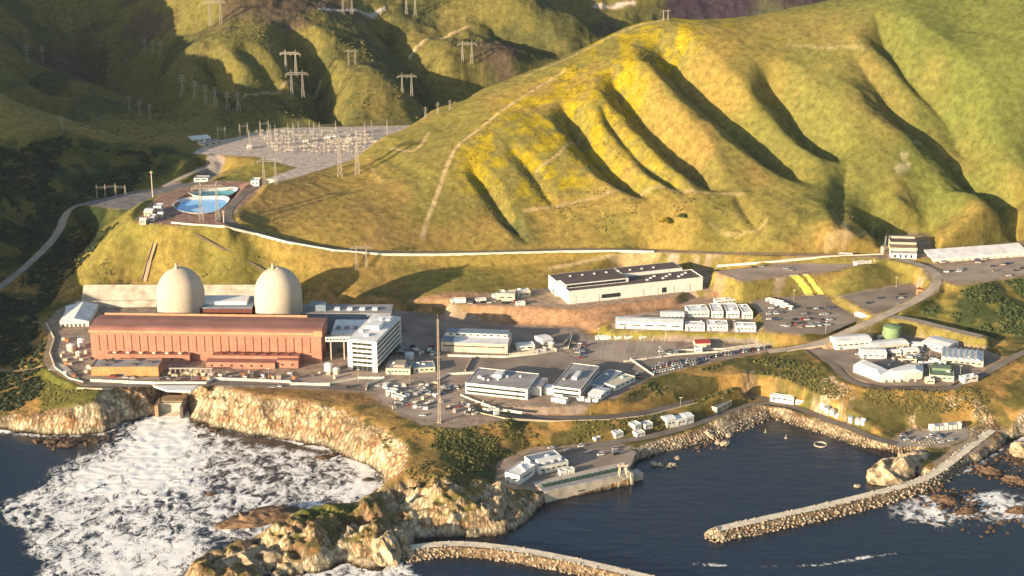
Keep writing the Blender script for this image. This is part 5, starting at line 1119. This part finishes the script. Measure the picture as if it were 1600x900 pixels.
def lattice(hh, base, parent, m, cx=0, top=.14, waist=.72, bw=.38, cy=0):
    """one square tapering lattice body; legs are separate children"""
    w0=base/2; w1=base*top/2
    def c(z,i,j):
        f=z/hh; w=w0+(w1-w0)*min(1,f/waist) if f<waist else w1
        return (cx+i*w,cy+j*w,z)
    for i in (-1,1):
        for j in (-1,1):
            b=MB(); b.bar(c(0,i,j),c(hh*waist,i,j),bw); b.bar(c(hh*waist,i,j),c(hh,i,j),bw*.8); b.build('leg',m,parent)
    b=MB(); zs=[0]; z=0; n_=7
    zs=[hh*(1-(1-k/n_)**1.25) for k in range(n_+1)]
    for k in range(n_):
        cs=[(-1,-1),(1,-1),(1,1),(-1,1)]
        for e in range(4):
            p=cs[e]; q=cs[(e+1)%4]; b.bar(c(zs[k],*p),c(zs[k+1],*q),bw*.6); b.bar(c(zs[k],*q),c(zs[k+1],*p),bw*.6); b.bar(c(zs[k+1],*p),c(zs[k+1],*q),bw*.6)
    b.build('bracing',m,parent)
def tower_single(label, loc, hh, group, rz=0, side=1):
    t=thing('transmission_tower',label,'pylon',loc,rz,group); lattice(hh,hh*.22,t,stl,bw=.0075*hh)
    for k,zf in enumerate((.74,.86,.98)):
        b=MB(); l=hh*(.19-.03*k); z=hh*zf
        b.bar((-l*.9,0,z),(l,0,z),.016*hh); b.bar((l,0,z),(0,0,z+hh*.05),.01*hh); b.bar((-l*.9,0,z),(0,0,z+hh*.05),.01*hh); b.build('crossarm',stl,t)
        for s in (-.9,1): MB().bar((l*s,0,z),(l*s,0,z-hh*.05),.010*hh).build('insulator',M_['steel'],t)
    return t
def tower_portal(label, loc, hh, group, rz=0):
    t=thing('transmission_tower',label,'pylon',loc,rz,group); s=hh*.2
    for cx in (-s,s): lattice(hh*.84,hh*.11,t,stl,cx,bw=.007*hh,top=.3,waist=.95)
    b=MB(); z=hh*.84; l=hh*.42
    for yy in (-.04,.04):
        for zz in (0,.07): b.bar((-l*(1 if zz==0 else .8),yy*hh,z+zz*hh),(l*(1 if zz==0 else .8),yy*hh,z+zz*hh),.007*hh)
    for k in range(12):
        x0=-l+2*l*k/12; b.bar((x0,-.04*hh,z),(x0+l/12,-.04*hh,z+.06*hh),.007*hh); b.bar((x0+l/12,-.04*hh,z+.06*hh),(x0+l/6,-.04*hh,z),.007*hh)
    b.build('crossarm',stl,t)
    for cx in (-s*.9,s*.9):
        MB().bar((cx,0,z+.07*hh),(cx*1.25,0,hh*1.02),.02*hh,.008*hh).build('peak',stl,t)
    for cx in (-l*.95,0,l*.95): MB().bar((cx,0,z),(cx,0,z-hh*.08),.012*hh).build('insulator',M_['steel'],t)
    return t
def at_ground(px,py): 
    g=GG(px,py); return g
def hpx(g,n): return n*mpp(*g)/math.cos(math.atan2(CH-g[2],g[1]))
POR=[(545,275,66,'largest portal tower, on the near spur above the switchyard road'),(422,289,44,'portal tower on the green knoll beside the reservoir road'),(565,420,38,'squat portal tower on the lower slope right of the domes'),(328,344,60,'portal tower standing in front of the turquoise pond'),(730,100,36,'portal tower alone on the far green slope'),(465,152,42,'portal tower lower of the pair on the far spur'),(455,118,40,'portal tower upper of the pair on the far spur'),(636,150,36,'portal tower at the shadow edge of the far round hill'),(550,102,26,'distant portal tower on the far middle spur'),(1040,32,18,'tiny portal tower on the hill skyline'),(337,40,42,'faint portal tower at the top left of the far hills'),(543,22,34,'faint portal tower at the top edge near the middle'),(642,24,34,'faint portal tower at the top edge right of the other')]
for px,py,n_,lb_ in POR:
    g=at_ground(px,py); tower_portal(lb_,(g[0],g[1],g[2]-.5),hpx(g,n_),'transmission towers on the hills',.1 if px!=455 else -.2)
SIN=[(286,153,35,'tallest, leftmost tower of the six along the dark gully'),(305,157,30,'second tower of the six along the dark gully'),(322,162,29,'third tower of the six along the dark gully'),(337,167,30,'fourth tower of the six along the dark gully'),(356,172,28,'fifth tower of the six along the dark gully'),(373,175,30,'last tower of the six, nearest the switchyard'),
 (227,82,22,'left tower of the trio on the upper gully rim'),(240,86,22,'middle tower of the trio on the upper gully rim'),(252,90,24,'right tower of the trio, catching the sun'),(203,174,24,'left tower of the shaded lower trio'),(219,180,24,'middle tower of the shaded lower trio'),(235,187,24,'right tower of the shaded lower trio'),
 (43,100,30,'tower alone on the far left spur crest'),(67,97,24,'thin tower behind the far left spur crest'),(98,205,24,'brownish tower on the near left slope'),(665,185,18,'first small tower peeking over the main hill'),(684,178,18,'second small tower peeking over the main hill'),(703,172,16,'third small tower peeking over the main hill')]
for px,py,n_,lb_ in SIN:
    g=at_ground(px,py); tower_single(lb_,(g[0],g[1],g[2]-.5),hpx(g,n_),'transmission towers on the hills',.3)
# switchyard gantries
def gantry_row(label, pxs, py, n_, z, slant=0, name='switchyard_gantry'):
    P=[W(p,py-slant*(p-pxs[0]),z) for p in pxs]; t=thing(name,label,'gantry',(*P[0],z),0,'steel gantries of the switchyard')
    hh=n_*mpp(*P[0],z)/math.cos(math.atan2(CH-z,P[0][1]))
    for i,(x,y) in enumerate(P):
        x-=P[0][0]; y-=P[0][1]; b=MB()
        b.bar((x-.8,y,0),(x-.4,y,hh),.32); b.bar((x+.8,y,0),(x+.4,y,hh),.32)
        for k in range(7): b.bar((x-.8,y,hh*k/7),(x+.8,y,hh*(k+1)/7),.16)
        b.bar((x,y,hh),(x,y,hh*1.18),.35); b.build('column',stl,t)
    for (x0,y0),(x1,y1) in zip(P[:-1],P[1:]):
        b=MB(); a=(x0-P[0][0],y0-P[0][1]); c=(x1-P[0][0],y1-P[0][1])
        for dz in (0,-1.6): b.bar((*a,hh*.97+dz),(*c,hh*.97+dz),.28)
        b.build('beam',stl,t)
    return t
gantry_row('gantry of two posts at the front left of the switchyard',[390,418],226,20,100,.1)
gantry_row('gantry of three posts left of centre in the switchyard',[424,431,451],231,30,100,.1)
gantry_row('tall gantry crossing the middle of the switchyard',[459,467,484],224,28,100,.15)
gantry_row('gantry behind the pale equipment rows',[491,500,525],220,24,100,.1)
gantry_row('gantry at the right end of the equipment rows',[570,581,605],218,24,100,.15)
gantry_row('shaded gantry at the dark left end of the switchyard',[341,352],218,16,100,.1)
gantry_row('single bay gantry behind the shaded one',[375,387],214,18,100,.1)
gantry_row('rear gantry nearest the far hill',[407,420],212,20,100,.1)
gantry_row('gantry of the small yard by the canyon road',[152,165,181],310,18,82,.1)
gantry_row('sunlit small gantry of the canyon yard',[181,196],305,14,82,.0)
R_=random.Random(12)
bus0=None
LBL='pale insulator post stand among the switchyard equipment rows'
for r in range(6):
    for k in range(28):
        px=432+k*6.2+R_.uniform(-1.5,1.5)-r*6; py=240-r*6+R_.uniform(-1,1)
        if px>604+r*3 or R_.random()<.15: continue
        x,y=W(px,py,100)
        if bus0 is None:
            bus0=thing('bus_support',LBL,'insulator stand',(x,y,100),0,'insulator stands in the switchyard')
            MB().bar((-.7,0,0),(-.7,0,4.2),.3).build('post',stl,bus0); MB().bar((.7,0,0),(.7,0,4.2),.3).build('post',stl,bus0); MB().box(-2.4,2.4,-.35,.35,4.2,4.8).build('crossbar',stl,bus0)
            for q in (-2,0,2): MB().lathe([(.35,4.8),(.28,7.2)],8,(q,0)).build('insulator',M_['cream'],bus0)
        else: copy_tree(bus0,(x,y,100),R_.uniform(-.1,.1),sc=R_.uniform(.6,.95))
for k,(px,py,s) in enumerate([(512,219,1),(520,218,1.1),(545,222,1),(478,224,.9),(590,228,1),(390,232,.8)]):
    x,y=W(px,py,100); t=thing('transformer',['left grey white transformer at the back of the yard','grey white transformer second from left at the back','transformer before the right end gantry','transformer beside the middle gantry','transformer at the foot of the hill','transformer at the front left gantry'][k],'transformer',(x,y,100),.1,'switchyard transformers')
    MB().box(-4*s,4*s,-2*s,2*s,0,4.5*s).build('tank',M_['white2'],t); MB().box(-3*s,3*s,-3*s,-2.05*s,.5,3.8*s).build('radiator',M_['grey'],t)
    for q in (-2.4,0,2.4): MB().lathe([(.5,4.5*s),(.3,7.2*s)],8,(q*s,0)).build('bushing',M_['cream'],t)
simple('control_house','low pale control house at the shaded left end of the switchyard','control house',(300,224),(330,221),100,6,5,'white','white2',3,1,1,side=1)
simple('control_house','long low shed between control house and gantries','shed',(318,229),(348,224),100,3,4,'cream','grey',3,1,1,side=1)
# ---------------------------------------------------------------- reservoir ponds
def pond(label, P, m, z=91.6):
    q=[W(a,b,z) for a,b in P]; q=[(p[0],p[1]) for p in smooth_line(q+[q[0]],2)][:-1]; c=np.mean(q,0); t=thing('reservoir_pond',label,'reservoir',(c[0],c[1],z),0,'raw water ponds')
    n_=len(q); MB().add([(x-c[0],y-c[1],0) for x,y in q],[tuple(range(n_))]).build('water',m,t)
    vs=[(x-c[0],y-c[1],-.3) for x,y in q]; vs+=[((x-c[0])*1.10,(y-c[1])*1.09,2.9) for x,y in q]; vs+=[((x-c[0])*1.13,(y-c[1])*1.12,2.7) for x,y in q]
    MB().add(vs,[(i,(i+1)%n_,n_+(i+1)%n_,n_+i) for i in range(n_)]+[(n_+i,n_+(i+1)%n_,2*n_+(i+1)%n_,2*n_+i) for i in range(n_)]).build('liner',M_['liner'],t)
pond('turquoise rear pond of the hillside reservoir',[(298,305),(330,298),(371,296),(364,305),(345,310),(310,310)],M_['pool'])
pond('bright blue front pond of the hillside reservoir',[(274,323),(286,314),(316,311),(357,311),(350,323),(335,334),(305,336),(280,332)],M_['pool2'])
for k,(a,b,w_,hp,rp,lb_) in enumerate([(392,291,13,8,5,'white pump hut at the right end of the ponds'),(225,338,13,7,6,'white hut on the plateau edge left of the ponds'),(240,332,12,9,5,'second white hut on the plateau edge'),(218,350,10,6,4,'lowest white hut hanging on the plateau rim'),(232,346,9,6,5,'tiny cream hut among the plateau rim huts'),(246,340,8,5,4,'little grey hut by the plateau road'),(303,283,22,4,4,'grey shaded shed behind the ponds')]):
    simple('utility_hut',lb_,'hut',(a,b),(a+w_,b),94 if k!=6 else 92,hp,rp,'white' if k%2==0 else 'cream','white2' if k!=6 else 'grey',2,1,0,'huts around the reservoir',['flat','gable'][k%2],1,k,1)
for k,(a,b,n_,z,lb_) in enumerate([(239,310,44,84,'tall timber pole behind the plateau huts'),(350,350,22,92,'slim pole between the front pond and the road')]):
    x,y=W(a,b,z); t=thing('utility_pole',lb_,'pole',(x,y,z-1)); hh=n_*mpp(x,y,z)/math.cos(.27)
    MB().lathe([(.7,0),(.45,hh)],8).build('shaft',M_['steelb'],t); MB().box(-1.5,1.5,-.2,.2,hh*.93,hh*.96).build('crossarm',M_['steelb'],t)
x,y=W(556,420,46)
# lamp posts in the yards
lp=None
for k,(a,b,z,lb_) in enumerate([(905,560,26,'by the corner of the bay lined lot'),(1030,560,26,'at the right of the bay lined lot'),(935,530,26,'behind the bay lined lot'),(1146,518,34,'beside the grass edge trailers'),(1290,520,38,'at the lower lot corner'),(1240,470,38,'near the yellow sheets'),(1400,450,44,'beside the small upper lot'),(640,600,26,'behind the entry fence'),(760,560,26,'between the two yard fences'),(560,596,26,'at the end of the security wall'),(300,596,26,'in front of the left annex'),(420,594,26,'in front of the right annex'),(1063,640,12,'beside the coast road bend'),(1452,560,30,'in the eastern camp'),(1500,590,30,'at the camp road end')]):
    x,y=W(a,b,z); 
    if lp is None:
        lp=thing('lamp_post','tall lamp post '+lb_,'lamp post',(x,y,z),0,'lamp posts of the yards'); MB().lathe([(.22,0),(.15,11)],8).build('pole',M_['steel'],lp); MB().box(-1.2,1.2,-.25,.25,11,11.3).build('lamp_head',M_['white2'],lp)
    else: copy_tree(lp,(x,y,z),None,'tall lamp post '+lb_)
# ---------------------------------------------------------------- vehicles
CARC=[('white',(.75,.74,.70)),('silver',(.42,.42,.42)),('black',(.03,.03,.035)),('red',(.35,.04,.03)),('blue',(.05,.09,.2)),('tan',(.4,.32,.22))]
def car_mesh(nm,c,van=False):
    m=mat(nm+'_car_paint',c,.35,.04,.5,spec=.5); me_=MB()
    L_,w_=2.35,.95; hb=.95 if not van else 1.3
    me_.box(-L_,L_,-w_,w_,.35,hb); n1_=len(me_.f)
    z1=1.55 if not van else 2.2; x0,x1=(-1.7,.9) if not van else (-2.3,1.4)
    me_.add([(x0,-w_*.95,hb),(x1+.5,-w_*.95,hb),(x1+.5,w_*.95,hb),(x0,w_*.95,hb),(x0+.35,-w_*.8,z1),(x1,-w_*.8,z1),(x1,w_*.8,z1),(x0+.35,w_*.8,z1)],[(0,1,5,4),(1,2,6,5),(2,3,7,6),(3,0,4,7)]); n2_=len(me_.f)
    me_.add([(x0+.35,-w_*.8,z1),(x1,-w_*.8,z1),(x1,w_*.8,z1),(x0+.35,w_*.8,z1)],[(0,1,2,3)]); n3_=len(me_.f)
    for sx_ in (-1.5,1.5):
        for sy_ in (-w_,w_):
            vs=[(sx_+.35*math.cos(t_*math.pi/4),sy_-.1,.35+.35*math.sin(t_*math.pi/4)) for t_ in range(8)]+[(sx_+.35*math.cos(t_*math.pi/4),sy_+.1,.35+.35*math.sin(t_*math.pi/4)) for t_ in range(8)]
            me_.add(vs,[tuple(range(8)),tuple(range(8,16))]+[(i,(i+1)%8,8+(i+1)%8,8+i) for i in range(8)])
    me=bpy.data.meshes.new(nm+'_car'); me.from_pydata(me_.v,[],me_.f)
    for q in (m,M_['glass'],M_['tyre']): me.materials.append(q)
    for i,p in enumerate(me.polygons): p.material_index=0 if i<n1_ or n2_<=i<n3_ else (1 if i<n2_ else 2)
    me.update(); return me
CM={n_:(car_mesh(n_,c),car_mesh(n_+'_van',c,True)) for n_,c in CARC}
def car(px,py,z,where,rz,R_,group,lift=.16):
    n_=R_.choices([c[0] for c in CARC],[6,4,3,1,1.5,1.2])[0]; van=R_.random()<.25; x,y=W(px,py,z)
    o=link('parked_van' if van else 'parked_car',CM[n_][1 if van else 0]); o.location=(x,y,z+lift); o.rotation_euler=(0,0,rz+R_.choice((0,math.pi))+R_.uniform(-.04,.04)); s=R_.uniform(1.0,1.15); o.scale=(s,s,s)
    return tag(o,'%s %s parked %s'%(n_,'van' if van else 'car',where),'van' if van else 'car',group)
R_=random.Random(21)
for r,(ax_,ay_,bx_,by_,cnt) in enumerate([(1015,577,1108,560,22),(1022,583,1096,567,18),(1100,560,1190,546,20),(1030,571,1100,560,14),(1120,555,1200,543,14)]):
    for k in range(cnt):
        if R_.random()<.08: continue
        f=k/(cnt-1); car(ax_+(bx_-ax_)*f,ay_+(by_-ay_)*f,26,'in the crowded lot below the white fences',1.25,R_,'cars in the crowded lot')
for k in range(26): car(1200+R_.uniform(0,110),482+R_.choice((0,9,18,27))+R_.uniform(-1,1),38,'in the wide lower lot',.25,R_,'cars in the wide lower lot')
for k in range(7): car(1345+R_.uniform(0,80),460+R_.uniform(-3,16),44,'in the small upper lot',.2,R_,'cars in the small upper lot')
for a,b in [(1228,421),(1235,423),(1178,418),(1190,417),(1280,411),(1300,409)]: car(a,b,56,'on the top lot',.1,R_,'cars on the top lot')
for k in range(9): car(895+R_.uniform(0,18),538+k*2.7,26,'at the corner between the fences',.2,R_,'cars at the fence corner')
for a,b in [(640,634),(648,635),(655,637),(664,634),(672,632),(618,630),(625,632),(612,608),(590,604),(642,612),(700,640),(715,637),(730,648),(660,650),(606,598),(436,605),(426,606),(545,606)]: car(a,b,26,'in the open yard near the mast',.1,R_,'cars in the open yard')
for k in range(14): car(610+R_.uniform(0,68),540+R_.uniform(0,14),26,'in the shade behind the office tower',.3,R_,'cars behind the office tower')
for k in range(12): car(720+R_.uniform(0,100),473+R_.uniform(-2,3),40,'on the dirt terrace',.1,R_,'cars on the dirt terrace')
for k in range(16): car(1392+R_.uniform(0,100),562+R_.uniform(-4,30),30,'in the eastern camp',.5,R_,'cars in the eastern camp')
for k in range(12): car(1400+R_.uniform(0,90),684+R_.uniform(-6,8),7,'on the harbour pad',.4,R_,'cars on the harbour pad')
for k in range(10): car(860+R_.uniform(0,110),712-R_.uniform(0,14),8,'on the quay',.4,R_,'cars on the quay')
for k in range(10): car(170+R_.uniform(0,300),591+R_.uniform(-2,3),26,'inside the security wall',.0,R_,'cars inside the security wall')
# yard clutter: crates and skids beside the hall
R_=random.Random(31)
for k in range(60):
    px=R_.uniform(262,530); py=R_.uniform(583,594)
    if k>=36: px=R_.uniform(96,142); py=R_.uniform(525,590)
    x,y=W(px,py,26); a=R_.uniform(1.5,4); c=R_.uniform(1.2,3); hh=R_.uniform(1.2,3.2)
    o=MB().box(-a/2,a/2,-c/2,c/2,0,hh).box(-a/2-.1,a/2+.1,-c/2-.1,c/2+.1,hh,hh+.15).box(-a/2,-a/2+.3,-c/2-.08,-c/2,0,hh).box(a/2-.3,a/2,-c/2-.08,-c/2,0,hh).build('equipment_crate',M_[R_.choice(['conc2','white2','steelb','cream','dgrey','orange'])])
    o.location=(x,y,26.1); o.rotation_euler=(0,0,R_.uniform(-.3,.3)); tag(o,'small equipment crate in the yard in front of the hall' if k<36 else 'small equipment crate in the yard left of the hall','crate','crates in front of the hall' if k<36 else 'crates left of the hall')

for (x0,y0,x1,y1,z,n_,wh_) in ((700,604,722,612,26,10,'beside the long entry fence'),(650,604,700,622,26,14,'around the foot of the mast'),(904,536,912,560,26,8,'left of the bay lined lot'),(1030,548,1056,556,26,8,'right in the bay lined lot'),(700,530,0,0,0,0,''),(960,584,1000,592,26,9,'beside the office cabins'),(1340,545,1440,556,30,14,'between the camp sheds'),(1455,432,1600,406,58,16,'on the eastern lot'),(1205,505,1300,512,38,16,'at the near edge of the lower lot')):
    for k in range(n_): car(R_.uniform(x0,x1),R_.uniform(min(y0,y1),max(y0,y1)),z,wh_,R_.uniform(-.2,.4),R_,'cars '+wh_)
for (x0,y0,x1,y1,z,n_,wh_) in ((600,600,690,640,26,40,'in the open yard near the mast'),(700,630,780,650,26,18,'at the seaward end of the open yard'),(820,540,880,549,26,16,'among the sheds right of the mast warehouse'),(1385,556,1470,575,30,26,'between the camp buildings'),(1040,664,1085,668,9,0,''),(620,545,680,556,26,14,'in the shade behind the office tower')):
    for k in range(n_):
        x,y=W(R_.uniform(x0,x1),R_.uniform(y0,y1),z); a=R_.uniform(1.2,5); c=R_.uniform(1.2,2.6); hh=R_.uniform(.8,2.8)
        o=MB().box(-a/2,a/2,-c/2,c/2,0,hh).box(-a/2-.1,a/2+.1,-c/2-.1,c/2+.1,hh,hh+.15).box(-a/2,-a/2+.3,-c/2-.08,-c/2,0,hh).build('equipment_crate',M_[R_.choice(['conc2','white2','white2','steelb','cream','dgrey'])])
        o.location=(x,y,z+.15); o.rotation_euler=(0,0,R_.uniform(-.6,.6)); tag(o,'small equipment crate '+wh_,'crate','crates '+wh_)
# ---------------------------------------------------------------- scrub: uncountable, one object per kind
def clump(seed,n=26):
    R_=random.Random(seed); vs=[];fs=[]
    for i in range(n):
        a=R_.uniform(0,6.28); e=R_.uniform(0,1.4); r=R_.uniform(.55,1.0); c=Vector((r*math.cos(a)*math.cos(e),r*math.sin(a)*math.cos(e),r*math.sin(e)*.75)); s=R_.uniform(.28,.5)
        u=Vector((R_.uniform(-1,1),R_.uniform(-1,1),R_.uniform(-1,1))).normalized(); v=u.cross(c.normalized()); 
        if v.length<.1: v=Vector((0,0,1))
        v.normalize(); o_=len(vs); vs+=[tuple(c+u*s),tuple(c+v*s),tuple(c-u*s*.8),tuple(c-v*s*.9)]; fs.append((o_,o_+1,o_+2,o_+3))
    return np.array(vs),np.array(fs)
CL=[clump(s) for s in range(8)]
def scatter(name,label,P,n_,m,size,seed,thr=.5,nsc=30,hmin=3,smax=1.3,avoid=True):
    rg=np.random.default_rng(seed); Q=np.array([GG(a,b)[:2] for a,b in P]); bx=Q.min(0); cx=Q.max(0)
    x=rg.uniform(bx[0],cx[0],n_); y=rg.uniform(bx[1],cx[1],n_); ok=sdist(Q,x,y)>0
    x,y=x[ok],y[ok]; z=hgt(x,y); ok=(z>hmin)&(samp(PADMASK,x,y)<.05)&(fbm(x,y,nsc,400+seed,3)>thr)&(samp(slope,x,y)<smax)
    for q,wd,_ in RL.values(): ok&=pdist(dens(q[:, :2],30),x,y)[0]>wd/2+2.5
    x,y,z=x[ok],y[ok],z[ok]; V=[];Fc=[];o_=0
    for i in range(len(x)):
        v,f=CL[rg.integers(8)]; s=rg.uniform(*size); V.append(v*[s*rg.uniform(.8,1.3),s,s*rg.uniform(.6,1)]+[x[i],y[i],z[i]-.1*s]); Fc.append(f+o_); o_+=len(v)
    if not V: return
    V=np.concatenate(V); Fc=np.concatenate(Fc); me=bpy.data.meshes.new(name); me.from_pydata(V.tolist(),[],Fc.tolist()); me.materials.append(m); o=link(name,me); o['kind']='stuff'; o['label']=label
ml=mat('mixed_scrub_leaves',(.14,.135,.042),.9,.4,.12,c2=(.055,.07,.024)); mk=mat('canyon_scrub_leaves',(.042,.055,.022),.9,.4,.08,c2=(.022,.032,.012)); mg=mat('dark_scrub_leaves',(.080,.10,.032),.9,.4,.08,c2=(.045,.065,.022)); mo=mat('olive_scrub_leaves',(.20,.17,.05),.9,.3,.08,c2=(.12,.105,.035)); my=mat('flowering_scrub',(.40,.27,.02),.9,.3,.08,c2=(.16,.13,.02))
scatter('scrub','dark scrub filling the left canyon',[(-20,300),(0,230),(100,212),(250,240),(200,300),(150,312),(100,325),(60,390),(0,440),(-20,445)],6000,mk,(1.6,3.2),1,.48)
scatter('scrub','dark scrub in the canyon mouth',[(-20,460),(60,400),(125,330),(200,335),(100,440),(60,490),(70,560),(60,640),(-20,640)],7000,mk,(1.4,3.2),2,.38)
scatter('scrub','dark bushes on the harbour slope',[(960,628),(1010,600),(1120,570),(1230,555),(1300,585),(1290,620),(1200,618),(1100,625),(1000,645)],4000,ml,(.8,2.0),3,.48)
scatter('scrub','olive bushes on the coastal slope below the offices',[(560,620),(640,665),(720,672),(800,650),(960,635),(1180,640),(1000,680),(850,700),(780,715),(700,760),(640,750),(600,700)],9000,mo,(.6,1.7),4,.44)
scatter('scrub','dark bushes on the headland slope',[(690,672),(790,690),(810,712),(770,735),(700,740),(650,720)],2500,ml,(.8,1.8),5,.44)
scatter('scrub','dark thicket on the eastern slope',[(1430,475),(1600,435),(1700,440),(1700,530),(1560,520),(1480,505)],5000,mg,(1.2,2.8),6,.45)
scatter('scrub','olive bushes along the hill foot',[(840,300),(1000,300),(1200,330),(1400,330),(1600,350),(1600,385),(1400,370),(1200,392),(1000,388),(850,388)],3500,mo,(.6,1.5),7,.60,22)
scatter('scrub','yellow flowering scrub on the hill spur',[(980,60),(1040,35),(1120,60),(1030,200),(900,330),(760,350),(700,300),(760,180),(880,110)],8000,my,(.5,1.3),8,.50,18)
scatter('scrub','dark scrub in the far ravines',[(100,40),(330,60),(520,20),(760,40),(760,140),(640,190),(480,190),(260,215),(100,200)],3500,mo,(1.2,3.0),9,.60,40)
scatter('scrub','olive bushes above the eastern cliffs',[(1210,560),(1300,600),(1330,606),(1530,610),(1560,650),(1420,650),(1280,640),(1180,600)],6000,mo,(.6,1.6),10,.44)
scatter('scrub','olive bushes on the bank below the reservoir',[(90,460),(215,352),(300,356),(420,385),(430,430),(300,436),(130,440)],2500,mo,(.6,1.3),11,.55,18)
scatter('scrub','olive bushes on the left cliff top',[(60,590),(110,612),(240,612),(245,625),(60,650)],1200,mo,(.7,1.5),12,.4)
# the lone yellow bush with its dark neighbour
for k,(a,b,r,m,lb_) in enumerate([(1040,347,7,my,'round yellow flowering bush at the hill foot'),(1066,340,5,mg,'dark shrub just right of the yellow bush')]):
    g=GG(a,b); t=thing('bush',lb_,'bush',(g[0],g[1],g[2])); R_=random.Random(k); V=[];Fc=[];o_=0
    for i in range(60):
        v,f=CL[i%8]; s=r*.25; aa=R_.uniform(0,6.28); rr=r*math.sqrt(R_.random()); V.append(v*s+[rr*math.cos(aa),rr*math.sin(aa),max(0,(r*.55)*(1-(rr/r)**2))]); Fc.append(f+o_); o_+=len(v)
    me=bpy.data.meshes.new('foliage'); me.from_pydata(np.concatenate(V).tolist(),[],np.concatenate(Fc).tolist()); me.materials.append(m); link('foliage',me,None,t)
    MB().lathe([(.4,-1),(.25,r*.4)],8).build('stem',M_['boulder'],t)
# ---------------------------------------------------------------- air: one even box of haze round the scene
hb = MB().box(-2900, 2900, -350, 4600, -20, 620)
hm2 = bpy.data.materials.new('haze_air'); hm2.use_nodes = True; t_ = hm2.node_tree; t_.nodes.remove(t_.nodes['Principled BSDF'])
pv = t_.nodes.new('ShaderNodeVolumePrincipled'); pv.inputs['Color'].default_value = (.66,.80,1,1); pv.inputs['Density'].default_value = .000013; pv.inputs['Anisotropy'].default_value = .2
t_.links.new(pv.outputs[0], t_.nodes['Material Output'].inputs['Volume'])
hz = hb.build('haze', hm2); hz['kind'] = 'stuff'; hz['label'] = 'thin haze in the air over the coast and hills'
